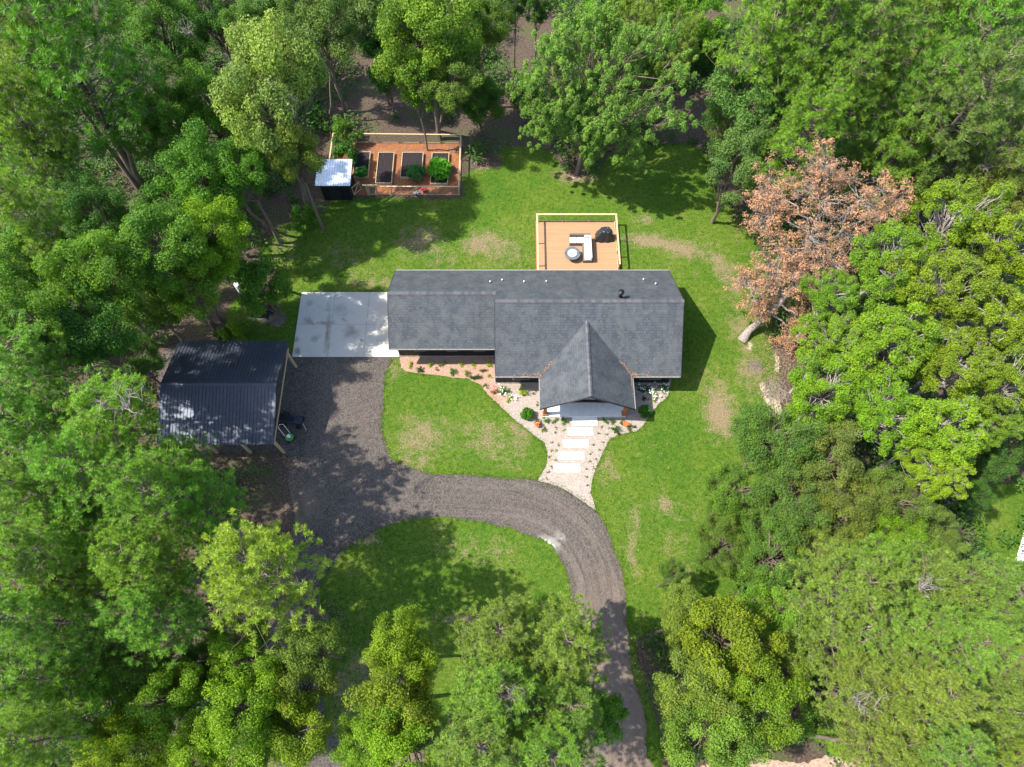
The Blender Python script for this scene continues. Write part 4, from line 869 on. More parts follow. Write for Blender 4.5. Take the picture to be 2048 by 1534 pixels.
# kind, crown centre in the photo, crown radius in photo pixels, crown height, tint, label
TREES = [
# top left block
('pine', 45, 60, 100, 15, 'P', 'bright green pine filling the top left corner'),
('pine', 165, 130, 150, 14, 'G', 'tall dark pine whose long bare trunk leans across the top left woods'),
('broad', 320, 60, 85, 10, 'G', 'mid green leafy tree right of the tall leaning pine at the top edge'),
('broad', 420, 25, 60, 8, 'D', 'dark leafy tree at the top edge between two lighter crowns, upper left'),
('broad', 545, 165, 118, 13, 'F', 'pale olive tree with airy crown above the silver roofed shed'),
('broad', 583, 300, 60, 9, 'Q', 'low olive crown hanging over the left side of the garden shed'),
('broad', 500, 60, 50, 8, 'T', 'small bluish green tree behind the airy olive tree'),
('broad', 640, 45, 75, 9, 'T', 'bluish green tree at the top edge above the left end of the garden'),
('column', 560, 20, 45, 8, 'D', 'narrow dark tree at the top edge just left of the bluish green tree'),
('column', 745, 50, 45, 8, 'T', 'narrow bluish tree at the top edge beside the bright green tree'),
('column', 768, 135, 38, 5, 'D', 'small dark tree standing alone on the brown floor behind the garden'),
('broad', 850, 55, 105, 11, 'B', 'tall bright green tree at the top edge behind the garden fence'),
('column', 835, 170, 38, 7, 'B', 'hanging bright green left side crown below the tall tree behind the garden'),
('broad', 905, 160, 62, 7.5, 'F', 'two stemmed tree with yellowish tufts right behind the garden fence'),
('broad', 955, 60, 60, 8, 'G', 'green tree at the top edge right of the tall bright tree'),
('broad', 960, 200, 48, 4, 'D', 'dark bushy tree on the brown floor behind the garden corner'),
('feather', 1190, 195, 145, 8.2, 'F', 'large feathery willow oak at the back lawn edge above the deck'),
('feather', 1300, 95, 88, 8, 'F', 'feathery tree behind the right shoulder of the large willow oak'),
('broad', 1215, 12, 60, 8, 'B', 'bright leafy tree at the top edge behind the willow oak'),
('broad', 1380, 18, 62, 7, 'B', 'small bright tree at the top edge between the willow oak and the right woods'),
('broad', 1310, 10, 50, 7, 'G', 'mid green tree at the top edge above the feathery tree'),
('shrub', 1425, 88, 34, 2.5, 'D', 'dark round shrub on the brown floor near the top right clearing'),
('shrub', 1390, 100, 30, 2, 'K', 'second dark shrub beside the round one near the top right clearing'),
('broad', 1050, 190, 30, 3, 'D', 'dark small tree tucked against the left foot of the willow oak'),
('column', 1075, 14, 24, 9, 'D', 'slim dark trunked tree at the top edge above the litter clearing'),
('column', 1030, 10, 22, 9, 'D', 'slim tree at the top edge left of the litter clearing'),
# top right
('pine', 1545, 55, 105, 14, 'P', 'pine at the top edge right of the brown clearing'),
('pine', 1650, 45, 100, 15, 'P', 'pine at the top edge, second right of the brown clearing'),
('pine', 1755, 60, 95, 14, 'Q', 'pine at the top edge midway along the upper right woods'),
('pine', 1860, 50, 100, 15, 'P', 'pine at the top edge, next to last before the top right corner'),
('pine', 1985, 50, 100, 15, 'P', 'pine filling the top right corner'),
('broad', 1505, 195, 88, 8.5, 'T', 'round bluish green tree with a dead grey twig cluster, right of the back lawn'),
('broad', 1475, 325, 72, 7, 'T', 'bluish green tree with several stems at the right corner of the back lawn'),
('pine', 1445, 235, 34, 5, 'T', 'small pine tuft at the left flank of the round bluish tree'),
('pine', 1615, 265, 85, 11, 'P', 'spiky green pine directly above the dead brown tree'),
('broad', 1650, 165, 70, 8, 'G', 'green tree between the round bluish tree and the upper right pines'),
('pine', 1735, 160, 75, 12, 'P', 'pine in the upper right woods above the dark gap'),
('pine', 1690, 240, 60, 9, 'G', 'small dark pine in the gap of the upper right woods'),
('pine', 1790, 320, 92, 10, 'P', 'upright pine above the right shoulder of the dead brown tree'),
('pine', 1840, 195, 80, 12, 'P', 'pine with fresh green tips in the middle of the upper right woods'),
('pine', 1955, 190, 95, 13, 'O', 'grey green pine at the right side of the upper woods'),
('broad', 1880, 265, 70, 9, 'O', 'olive tree with yellow tips in the upper right woods'),
('pine', 2030, 270, 80, 12, 'O', 'grey green pine cut by the right edge in the upper woods'),
('darkoak', 1900, 350, 80, 8, 'O', 'grey green oak with a bare crooked limb below the upper right pines'),
('darkoak', 2010, 380, 80, 9, 'Q', 'olive oak at the right edge above the yellow green oaks'),
('broad', 1830, 390, 45, 6, 'K', 'small dark tree at the right tip of the dead brown tree'),
# right, yellow green live oaks
('liveoak', 1905, 440, 95, 10, 'L', 'topmost yellow green oak in the right woods'),
('liveoak', 2010, 500, 90, 10, 'Y', 'yellow green oak against the right edge, upper of the group'),
('liveoak', 1775, 530, 88, 9, 'L', 'yellow green oak with grey moss right of the dead tree'),
('liveoak', 1890, 580, 95, 10, 'L', 'yellow green mossy oak in the middle of the right woods'),
('liveoak', 1660, 590, 62, 7, 'B', 'bright green oak touching the lower crown of the dead tree'),
('liveoak', 2000, 640, 90, 10, 'L', 'yellow green oak at the right edge level with the house ridge'),
('liveoak', 1668, 690, 72, 7.5, 'B', 'bright green oak right of the dead tree foot'),
('liveoak', 1785, 690, 95, 9, 'Y', 'mossy oak with a thick pale limb showing in its crown'),
('liveoak', 1910, 730, 85, 9, 'L', 'yellow green oak between the mossy limb oak and the right edge'),
('liveoak', 2020, 770, 80, 9, 'L', 'yellow green oak at the right edge below the mossy oaks'),
('liveoak', 1650, 790, 92, 7, 'Y', 'wide yellow green oak overhanging the sandy lawn edge'),
('liveoak', 1765, 830, 85, 8, 'Y', 'yellow green oak below the mossy limb oak'),
('liveoak', 1880, 860, 92, 9, 'Z', 'golden green oak in the right woods above the dark gap'),
('liveoak', 1860, 950, 62, 8, 'Z', 'golden lowest lobe of the right oaks beside the dark gap'),
('liveoak', 1990, 850, 55, 8, 'L', 'small golden green oak at the right edge above the grass gap'),
('broad', 1975, 912, 50, 5, 'D', 'dark green small tree in shade below the golden oaks'),
('broad', 1945, 985, 38, 4, 'D', 'low dark tree beside the shaded grass near the right edge'),
# right, dark small leaved oaks
('darkoak', 1545, 885, 92, 6.5, 'K', 'dark small leaved oak right of the bare brown lawn patch'),
('darkoak', 1645, 935, 90, 7, 'O', 'greyish oak behind the dark oak at the lawn edge'),
('darkoak', 1470, 985, 68, 5.5, 'K', 'dark oak bulging furthest left over the right lawn'),
('darkoak', 1570, 1010, 88, 6.5, 'K', 'dark oak in the middle of the small leaved group'),
('darkoak', 1690, 1020, 80, 7, 'O', 'olive grey oak right of the middle dark oak'),
('darkoak', 1440, 1090, 62, 5, 'K', 'lowest left dark oak with a lawn gap beneath it'),
('darkoak', 1545, 1110, 80, 6, 'K', 'dark oak above the bright green tree in the lower right'),
('darkoak', 1650, 1090, 70, 6.5, 'Q', 'green oak between the dark oaks and the lower right pines'),
('darkoak', 1780, 1010, 80, 7, 'K', 'dark green oak beneath the golden oak'),
('darkoak', 1865, 1070, 62, 6, 'O', 'grey twiggy oak near the far right grass gap'),
('broad', 1800, 1080, 55, 7, 'Y', 'bright yellow green patch tree among the dark oaks'),
('darkoak', 1345, 1150, 34, 4.5, 'K', 'small dark leaved tree by itself over the lower right lawn'),
# bottom right
('broad', 1370, 1240, 62, 8, 'Q', 'olive tree beside the lower drive, upper of the group'),
('broad', 1465, 1285, 105, 9, 'L', 'large olive yellow tree right of the lower drive'),
('broad', 1390, 1370, 85, 9, 'Q', 'olive tree with pale twigs beside the shaded drive'),
('broad', 1510, 1390, 92, 9, 'L', 'yellow olive tree in the lower right, second from the drive'),
('broad', 1420, 1470, 92, 9, 'Q', 'olive tree at the bottom edge just right of the drive'),
('broad', 1560, 1225, 66, 6.5, 'B', 'bright green tree between the dark oaks and the olive trees'),
('broad', 1640, 1210, 50, 6, 'B', 'small bright green tree left of the lower right pines'),
('broad', 1580, 1330, 60, 6, 'Y', 'yellow green tree among the olive trees of the lower right'),
('broad', 1610, 1430, 62, 4.5, 'G', 'green low tree above the bare pinkish dirt'),
('broad', 1680, 1460, 45, 3.5, 'B', 'bright low bush like tree at the edge of the pinkish dirt'),
('pine', 1700, 1180, 92, 12, 'Q', 'pine at the upper left of the lower right pine stand'),
('pine', 1775, 1130, 70, 12, 'Q', 'pine at the top of the lower right pine stand'),
('pine', 1880, 1170, 88, 13, 'Q', 'pine below the far right grass gap'),
('pine', 1990, 1195, 88, 13, 'Q', 'pine touching the pale concrete corner at the right edge'),
('pine', 1680, 1290, 88, 12, 'Q', 'pine on the left flank of the lower right stand'),
('pine', 1800, 1260, 92, 13, 'Q', 'pine in the heart of the lower right stand'),
('pine', 1915, 1290, 92, 13, 'Q', 'pine right of the heart of the lower right stand'),
('pine', 2020, 1310, 85, 13, 'Q', 'pine at the right edge in the lower stand'),
('pine', 1730, 1385, 82, 12, 'Q', 'pine above the pinkish dirt in the lower right'),
('pine', 1850, 1390, 95, 13, 'Q', 'pine in the lower right, third up from the corner'),
('pine', 1965, 1420, 95, 13, 'Q', 'pine just above the bottom right corner'),
('pine', 1770, 1490, 80, 12, 'Q', 'pine at the bottom edge right of the pinkish dirt'),
('pine', 1890, 1510, 88, 13, 'Q', 'pine at the bottom edge near the right corner'),
('pine', 2010, 1525, 75, 13, 'Q', 'pine in the bottom right corner'),
# bottom middle
('pine', 1000, 1265, 86, 12, 'Q', 'pointed pine reaching furthest up the island lawn'),
('pine', 1130, 1290, 92, 13, 'Q', 'pine leaning over the inner bend of the drive'),
('pine', 1005, 1390, 104, 13, 'Q', 'pine in the middle of the bottom pine clump'),
('pine', 1135, 1410, 98, 12, 'Q', 'pine on the drive side of the bottom clump'),
('pine', 965, 1490, 104, 13, 'Q', 'pine at the bottom edge left in the clump'),
('pine', 1100, 1510, 105, 13, 'Q', 'pine at the bottom edge in the middle of the clump'),
('column', 1215, 1430, 40, 6, 'G', 'slim green tree with see through crown over the shaded drive'),
('broad', 1090, 1225, 40, 7, 'G', 'darker leafy top poking out above the bottom pine clump'),
('broad', 800, 1300, 76, 8, 'Z', 'yellow green tree with pointed top on the island lawn'),
('broad', 795, 1395, 95, 8, 'L', 'yellow green tree below the pointed one on the island lawn'),
('broad', 810, 1490, 98, 8, 'Y', 'yellow green tree at the bottom edge left of the pine clump'),
('broad', 725, 1495, 60, 6.5, 'L', 'spreading yellow green crown at the bottom edge by the grey track'),
# bottom left
('pine', 520, 1140, 115, 13.5, 'A', 'bright green pine standing alone left of the island lawn'),
('broad', 622, 1300, 70, 7, 'O', 'round olive tree at the left end of the island lawn'),
('broad', 590, 1385, 72, 6.5, 'Q', 'olive tree below the round one beside the shaded path'),
('broad', 485, 1310, 78, 7, 'Y', 'yellow green tree below the lone bright pine'),
('broad', 490, 1430, 92, 8, 'Z', 'golden green tree at the bottom left of the shaded path'),
('broad', 575, 1480, 78, 7, 'Y', 'yellow green tree at the bottom edge beside the shaded path'),
('broad', 400, 1500, 72, 8, 'Z', 'golden tree at the bottom edge, lower left woods'),
('broad', 330, 1400, 78, 8, 'Y', 'yellow tipped tree in the lower left woods'),
('broad', 250, 1495, 82, 8, 'Z', 'golden green tree at the bottom edge nearest the left corner'),
('broad', 400, 1330, 55, 5, 'D', 'dark green tree in the gap of the lower left woods'),
('broad', 260, 1330, 78, 8, 'G', 'green leafy tree under the lower left pines'),
('broad', 150, 1420, 85, 9, 'B', 'leafy green tree above the bottom left corner'),
('pine', 60, 1350, 92, 12, 'P', 'pine at the left edge above the bottom left corner'),
('pine', 55, 1480, 85, 12, 'P', 'pine in the bottom left corner'),
('pine', 180, 1300, 85, 12, 'P', 'pine above the leafy tree in the lower left'),
('pine', 300, 1235, 88, 12, 'P', 'pine left below the lone bright pine'),
('pine', 60, 1240, 92, 13, 'P', 'pine at the left edge in the lower stand'),
('pine', 170, 1185, 95, 13, 'P', 'pine in the middle of the lower left stand'),
('pine', 290, 1120, 92, 13, 'P', 'pine left of the lone bright pine'),
('pine', 60, 1110, 92, 13, 'P', 'pine at the left edge, fourth up from the bottom corner'),
('pine', 175, 1060, 95, 13, 'P', 'pine in the left stand level with the lower drive bend'),
('pine', 400, 1010, 88, 12, 'P', 'pine reaching out over the ground below the carport'),
('pine', 300, 985, 96, 13.5, 'P', 'pine below the left corner of the carport'),
('pine', 360, 925, 62, 11, 'P', 'pine whose crown covers the front left corner of the carport roof'),
('pine', 60, 980, 92, 13, 'P', 'pine at the left edge level with the carport front'),
('pine', 180, 945, 96, 12.5, 'P', 'pine between the carport and the left edge, lower of two'),
('pine', 70, 860, 98, 14, 'P', 'pine at the left edge level with the carport roof'),
('pine', 205, 838, 104, 13, 'B', 'bright pine with dead grey twigs left of the carport'),
('pine', 45, 728, 108, 13.5, 'P', 'pine at the left edge just above the carport level'),
('darkoak', 265, 720, 60, 6, 'D', 'dark tree behind the back left corner of the carport'),
# left middle
('broad', 160, 665, 92, 12, 'D', 'dark leafy tree above the bright pine at left'),
('broad', 55, 640, 90, 14, 'G', 'green tree at the left edge above the pines'),
('broad', 290, 600, 72, 7, 'G', 'green tree in shade left of the water tank'),
('broad', 395, 545, 82, 8, 'B', 'bright green tree left of the water tank'),
('broad', 430, 465, 76, 10, 'Y', 'sunlit yellowish green tree at the left edge of the back lawn'),
('broad', 315, 480, 95, 12, 'G', 'green tree left of the sunlit yellowish tree'),
('broad', 190, 540, 92, 13, 'G', 'green tree in the left woods below the dark pine trunk'),
('broad', 70, 530, 85, 10, 'G', 'green tree at the left edge in the middle woods'),
('column', 522, 575, 45, 4, 'G', 'small feathery green tree right of the water tank'),
('broad', 405, 360, 86, 9, 'G', 'green tree at the upper left corner of the back lawn'),
('broad', 480, 330, 66, 9, 'G', 'lower green tree above the slanting bare trunks'),
('broad', 350, 255, 72, 8, 'G', 'green tree right of the leaning pine trunk'),
('broad', 420, 210, 72, 8, 'G', 'green tree left of the airy olive tree'),
('broad', 335, 400, 45, 4, 'D', 'dark low tree at the foot of the leaning pine'),
('pine', 85, 330, 85, 11, 'G', 'green pine left of the leaning trunk'),
('pine', 35, 230, 85, 13, 'B', 'bright pine at the left edge below the corner pine'),
('pine', 55, 430, 82, 12, 'B', 'sunlit pine tuft at the left edge in the upper woods'),
('broad', 190, 430, 78, 8, 'D', 'dark leafy tree below the green pine of the upper left'),
('shrub', 604, 430, 28, 1.2, 'G', 'dark green shrub at the foot of the tree left of the shed'),
('shrub', 690, 262, 26, 1.4, 'G', 'green shrub growing through the back left corner of the garden fence'),
('shrub', 690, 305, 30, 1.5, 'D', 'leafy shrub behind the silver shed roof inside the garden'),
('shrub', 470, 665, 30, 1.0, 'L', 'bright yellow green shrub on the sunny spot above the carport'),
('shrub', 447, 670, 18, .8, 'G', 'small green shrub at the foot of a thin tree behind the carport'),
('shrub', 1830, 1475, 45, 4, 'O', 'pale olive bush among pines near a white log, lower right'),
]
for (k, px, py, r, z, tn, lab) in TREES:
    base = {(205, 838): (215, 935), (160, 650): (300, 800), (190, 540): (310, 690), (45, 728): (140, 860), (315, 480): (425, 650), (395, 545): (440, 640), (430, 465): (490, 560), (165, 130): (285, 375), (545, 165): (620, 425), (520, 1140): (655, 1235), (905, 160): (877, 262), (1190, 195): (1152, 345)}.get((px, py))
    tree(k, px, py, r, z, tn, lab, base=base)

t = TOBJ[(165, 130)]; o_ = np.array(P(160, 165, 12)) - np.array(t.location); B = Branches(); B.tube(*curve((0, 0, 0), o_, (.34, .2), 0, np.random.default_rng(1), 9, .008), n=9)
for k in range(5):
    q = o_ * (.55 + .08 * k); B.tube(*curve(q, q + np.array([math.cos(k * 2.3), math.sin(k * 2.3), .3]) * 1.6, (.05, .01), .1, np.random.default_rng(k), 5, .06), n=4)
link('lower_trunk', B.mesh('lower_trunk', M['bark']), t)
# ---- bare slanting trunks seen at the wood's edge
for i, (bx_, by_, tx, ty, z, rad, lab) in enumerate([(540, 462, 478, 395, 5.5, .14, 'thick bare leaning trunk at the left edge of the back lawn'), (517, 488, 470, 405, 6, .09, 'thin bare trunk left of the thick leaning one'),
        (665, 245, 658, 118, 6.5, .10, 'thin crooked bare trunk left of the garden back fence'), (435, 665, 385, 600, 5, .09, 'thin trunk behind the carport under the bright tree')]):
    rng = np.random.default_rng(i); B = Branches(); a = P(bx_, by_); b = P(tx, ty, z); B.tube(*curve((0, 0, 0), (b[0] - a[0], b[1] - a[1], z), (rad, rad * .6), 0, rng, 8, .012), n=7)
    t = thing('bare_tree', lab, 'tree', (a[0], a[1], 0)); link('trunk', B.mesh('trunk', M['bark']), t)
    B2 = Branches(); top = np.array([b[0] - a[0], b[1] - a[1], z])
    for k in range(9):
        d = rng.normal(size=3); d[2] = abs(d[2]) * .8 + .2; B2.tube(*curve(top * rng.uniform(.8, 1), top + d * 1.1, (.03, .008), .05, rng, 5, .06), n=4)
    link('branches', B2.mesh('branches', M['bark']), t)

# ---- dead brown tree
def dead_tree():
    rng = np.random.default_rng(77); bx_, by_, _ = P(1485, 680); base = np.array([bx_, by_, 0.])
    def W_(px, py, z): return np.array(P(px, py, z)) - base
    fork = W_(1600, 568, 4.0); up = W_(1650, 480, 7.2)
    B = Branches(); tp, tr = curve((0, 0, -.05), fork, (.28, .2), 0, rng, 7, .02); tr[0] = .4; B.tube(tp, tr, 10)
    B.tube(*curve(fork, up, (.26, .15), .03, rng, 6, .02), n=8); B.tube(*curve(fork, W_(1690, 500, 6), (.15, .08), .03, rng, 6, .02), n=7)
    lobes = [((1650, 345), 11, 62, up, 1.0), ((1640, 400), 10, 60, up, .6), ((1555, 390), 9, 50, up, 1.0), ((1540, 430), 8.4, 45, up, 1.0), ((1720, 400), 10, 60, up, .9), ((1775, 420), 9.6, 45, up, 1.1),
             ((1620, 470), 8.5, 62, up, .8), ((1700, 470), 8, 50, up, .5), ((1560, 500), 7, 55, fork, 1.0), ((1600, 540), 6.6, 45, fork, .9), ((1670, 530), 7, 40, fork, .5), ((1540, 540), 5, 44, fork, .55), ((1500, 575), 4.6, 34, tp[5], .25),
             ((1512, 600), 3.0, 34, tp[5], .9), ((1600, 640), 1.6, 36, tp[4], 1.0), ((1580, 672), .9, 24, tp[3], .9), ((1640, 590), 5, 30, fork, .8), ((1495, 560), 4.5, 28, tp[5], .5)]
    cents = []; rads = []; T = Branches()
    for (c, z, rp, src, dens) in lobes:
        ctr = W_(*c, z); m = rp * depth(*(ctr + base)) / FPX; B.tube(*curve(src, ctr, (.10, .035), .06, rng, 7, .04), n=5)
        for k in range(15):
            d = rng.normal(size=3); d /= np.linalg.norm(d); d[2] *= .6 if z > 4 else .25; tip = ctr + d * m * rng.uniform(.6, 1.05); mid = ctr + (tip - ctr) * .1
            pts, rr_ = curve(mid, tip, (.035, .012), .08, rng, 6, .06); T.tube(pts, rr_, 4)
            for j in range(7):
                q = pts[rng.integers(1, 6)]; e = q + (rng.normal(size=3) + d * .8) * m * .28; T.tube(*curve(q, e, (.014, .006), .05, rng, 4, .08), n=3)
                if rng.random() < dens * .55: cents.append(e); rads.append(rng.uniform(.22, .42))
    V, F, v = leaf_quads(np.array(cents), np.array(rads), [46] * len(cents), .07, rng, .5, .7, .42)
    t = thing('dead_oak_tree', 'large dead oak with rusty brown leaves and bleached branches', 'dead tree', tuple(base))
    link('trunk', B.mesh('trunk', M['bark_dead']), t); link('twigs', T.mesh('twigs', M['bark_dead']), t)
    cr = link('crown', fast_mesh('crown', V, F, mat_leaf('dead_brown_leaves', .15, .2, (1.3, 1.15, 1.0)), {'v': ('FACE', v)}), t); cr.color = (.37, .215, .125, 1)
dead_tree()
# dead twig clusters that belong to living trees
def dead_twigs(key, px, py, z, R, seed):
    rng = np.random.default_rng(seed); t = TOBJ[key]; o_ = np.array(P(px, py, z)) - np.array(t.location); B = Branches(); R *= .75
    for k in range(9):
        a = k * 2.4; e = o_ + np.array([math.cos(a) * R * rng.uniform(.4, 1), math.sin(a) * R * rng.uniform(.4, 1), rng.uniform(-.2, .7)]); p_, r_ = curve(o_ + [0, 0, -.7], e, (.03, .008), .1, rng, 6, .1); B.tube(p_, r_, 4)
        for j in range(5): q = p_[rng.integers(2, 6)]; B.tube(*curve(q, q + rng.normal(size=3) * R * .22, (.011, .004), .05, rng, 3, .08), n=3)
    tag(link('dead_branches', B.mesh('dead_branches', M['bark_dead']), t), 'bleached bare twigs')
dead_twigs((1505, 195), 1597, 170, 11.5, 1.1, 1); dead_twigs((1900, 350), 1980, 325, 11, 1.5, 2); dead_twigs((205, 838), 240, 800, 17.2, 1.8, 4)
dead_twigs((545, 165), 575, 200, 14.2, 1.1, 5); dead_twigs((320, 60), 370, 55, 12, 1.1, 7); dead_twigs((1700, 1180), 1745, 1255, 13.5, 1.0, 8)
for q_, (kx, ky) in enumerate([(1880, 1170), (1730, 1385), (1005, 1390), (60, 1110)]):
    kz = {'pine': 14}.get('', 0) or [t_ for t_ in TREES if (t_[1], t_[2]) == (kx, ky)][0][4]; dead_twigs((kx, ky), kx + (q_ % 3 - 1) * 25, ky + (q_ % 2) * 20, kz + 2.6, .9, 20 + q_)
a = P(1820, 1470, .2); rng = np.random.default_rng(3); B = Branches(); B.tube(*curve((-1.2, .5, .18), (1.2, -.4, .18), (.17, .12), .0, rng, 8, .03), n=8)
o = link('fallen_log', B.mesh('log', M['pvc'])); o.location = (a[0], a[1], 0); tag(o, 'white curved fallen log among the lower right pines', 'log')

# ---- undergrowth of the woods: countless seedlings and low leaves
def undergrowth():
    rng = np.random.default_rng(12); n = 12000; X = rng.uniform(-62, 62, n); Y = rng.uniform(-14, 72, n)
    big = inside(LAWN, X, Y) | inside(pxpoly(DRIVE_PX, .6), X, Y) | ((X > -17.5) & (X < -3.6) & (Y > 36.5) & (Y < 44.5)) | ((X > -24.5) & (X < -14.5) & (Y > 14) & (Y < 30))
    clear = blobs([(740, 200, 75, 100, 0, 1), (650, 400, 60, 60, 0, 1), (1040, 110, 50, 110, 0, 1), (1000, 260, 60, 70, 0, 1), (1380, 230, 60, 60, 0, 1), (1420, 30, 80, 50, 0, 1), (560, 430, 60, 60, 0, 1), (450, 560, 40, 120, 0, .9), (430, 660, 60, 60, 0, .9), (530, 1000, 60, 70, 0, 1),
                   (440, 1250, 60, 60, 0, 1), (670, 1430, 40, 120, 0, 1), (600, 1220, 60, 80, 0, 1), (1560, 1530, 160, 40, 0, 1), (1480, 400, 40, 30, 0, 1), (1570, 770, 60, 90, 0, 1), (1980, 990, 60, 80, 0, .9), (1280, 1470, 40, 120, 0, .8), (850, 270, 120, 40, 0, 1)])(X, Y)
    k = ~big & (rng.random(n) > clear * 1.25); X = X[k]; Y = Y[k]; m = len(X); r = rng.uniform(.4, 1.3, m); c = np.stack([X, Y, r * rng.uniform(.3, 1.6, m)], 1)
    V, F, v = leaf_quads(c, r, (40 + r * 45).astype(int), .13, rng, .7, .7, .5)
    o = link('undergrowth', fast_mesh('undergrowth', V, F, M['leaf'], {'v': ('FACE', v)})); o.color = (.06, .13, .02, 1)
    tag(o, 'mixed green undergrowth covering the woodland floor beneath the trees', 'undergrowth', kind='stuff')
undergrowth()
def grass_blades():
    rng = np.random.default_rng(5); n = 150000; X = rng.uniform(-28, 32, n); Y = rng.uniform(-8, 46, n)
    lawn = inside(LAWN_O, X, Y); nol = inside(DR, X, Y) & ~inside(IS, X, Y); nb = inside(BD, X, Y); hs = ((X > -8.6) & (X < 11.5) & (Y > 20.8) & (Y < 28.5)) | ((X > -16.4) & (X < -8) & (Y > 22.9) & (Y < 28.7)) | ((X > 1.9) & (X < 8.4) & (Y > 28) & (Y < 35.1)) | ((X > -15.4) & (X < -4.3) & (Y > 38) & (Y < 43.9)) | ((X > 2) & (X < 8.3) & (Y > 18) & (Y < 21))
    k = (rng.random(n) > _dry(X, Y) * 1.6) & (rng.random(n) < .35 + .65 * (np.sin(X * .9 + 2 * np.sin(Y * .7)) * np.sin(Y * 1.1 + X * .3) > -.2)) & lawn & ~nol & ~nb & ~hs; X = X[k]; Y = Y[k]; m = len(X); h = rng.uniform(.03, .085, m); a = rng.uniform(0, 6.28, m); w_ = rng.uniform(.012, .035, m); dx, dy = np.cos(a) * w_, np.sin(a) * w_
    l1 = rng.normal(size=m) * .03; l2 = rng.normal(size=m) * .03; z0 = np.full(m, .006)
    ed = np.concatenate([DR, BD, IS, LAWN_O]); q = ed[rng.integers(0, len(ed), 26000)] + rng.normal(size=(26000, 2)) * .13; g = inside(LAWN_O, q[:, 0], q[:, 1] ) | (rng.random(26000) < .5); q = q[g]
    q = q[~((q[:, 0] > -8.4) & (q[:, 0] < 11.5) & (q[:, 1] > 19.9)) & ~((q[:, 0] < -8.2) & (q[:, 1] > 22.8)) & (q[:, 0] > -15)]; e_ = len(q)
    X = np.concatenate([X, q[:, 0]]); Y = np.concatenate([Y, q[:, 1]]); h = np.concatenate([h, rng.uniform(.05, .13, e_)]); a = rng.uniform(0, 6.28, e_); w2 = rng.uniform(.012, .03, e_); dx = np.concatenate([dx, np.cos(a) * w2]); dy = np.concatenate([dy, np.sin(a) * w2])
    m = len(X); l1 = rng.normal(size=m) * .04; l2 = rng.normal(size=m) * .04; z0 = np.full(m, .01)
    V = np.stack([np.stack([X - dx, Y - dy, z0], 1), np.stack([X + dx, Y + dy, z0], 1), np.stack([X + l1, Y + l2, z0 + h], 1)], 1).reshape(-1, 3)
    o = link('grass', fast_mesh('grass', V, np.arange(3 * m).reshape(-1, 3), M['leaf'], {'v': ('FACE', rng.random(m))})); o.color = (.075, .155, .012, 1)
    tag(o, 'short green lawn grass blades around the house', 'grass', kind='stuff')
grass_blades()

# ------------------------------------------------------------------ plants of the beds
PT = {'g': (.06, .17, .012), 'd': (.035, .09, .012), 'y': (.26, .34, .012), 'b': (.13, .11, .05), 'o': (.15, .2, .04), 'l': (.22, .26, .06)}
PP = {}
def plant_mesh(v, dense):
    if (v, dense) in PP: return PP[(v, dense)]
    rng = np.random.default_rng(v + 30); n = {0: 5, 1: 14, 2: 30}[dense]; c = rng.normal(size=(n, 3)) * [.4, .4, .25] + [0, 0, .5]; c[:, 2] = np.clip(c[:, 2], .15, 1)
    if dense == 2: c = rng.normal(size=(n, 3)); c /= np.linalg.norm(c, axis=1, keepdims=True); c *= [.62, .62, .7]; c[:, 2] = c[:, 2] * .8 + .75
    V, F, vv = leaf_quads(c, np.full(n, .32), [26 if dense < 2 else 60] * n, .13, rng, .5, .8, .4)
    B = Branches()
    for q in c: B.tube(*curve((0, 0, 0), q, (.03, .012), 0, rng, 3, .05), n=3)
    PP[(v, dense)] = (fast_mesh('leaves', V, F, M['leaf'], {'v': ('FACE', vv)}), B.mesh('stems', M['bark'])); return PP[(v, dense)]
petal = {k: simple(k + '_petals', c, .6, var=.15) for k, c in {'white': (.85, .85, .8), 'red': (.75, .06, .1), 'orange': (.75, .2, .05)}.items()}
def plant(px, py, rp, tn, dense, label, name='plant', cat='plant', flower=None, group='plants of the front beds'):
    x, y, _ = P(px, py, rp * .03); R = rp / 31.; t = thing(name, label, cat, (x, y, .03), group); r_ = random.Random(int(px * 7 + py)); lm, sm = plant_mesh(r_.randrange(3), dense)
    a = link('leaves', lm, t); b = link('stems', sm, t); rot = r_.uniform(0, 6.28)
    for o in (a, b): o.scale = (R, R, R * (.9 if dense < 2 else 1.0)); o.rotation_euler = (0, 0, rot)
    a.color = (*PT[tn], 1)
    if flower:
        rng = np.random.default_rng(int(px)); n = 14; c = rng.normal(size=(n, 3)) * [.6 * R, .6 * R, .15 * R] + [0, 0, 1.0 * R]
        V, F, v = leaf_quads(c, np.full(n, .04), [5] * n, .035, rng, 1.2, .5, .9); link('flowers', fast_mesh('flowers', V, F, petal[flower], {'v': ('FACE', v)}), t)
    return t
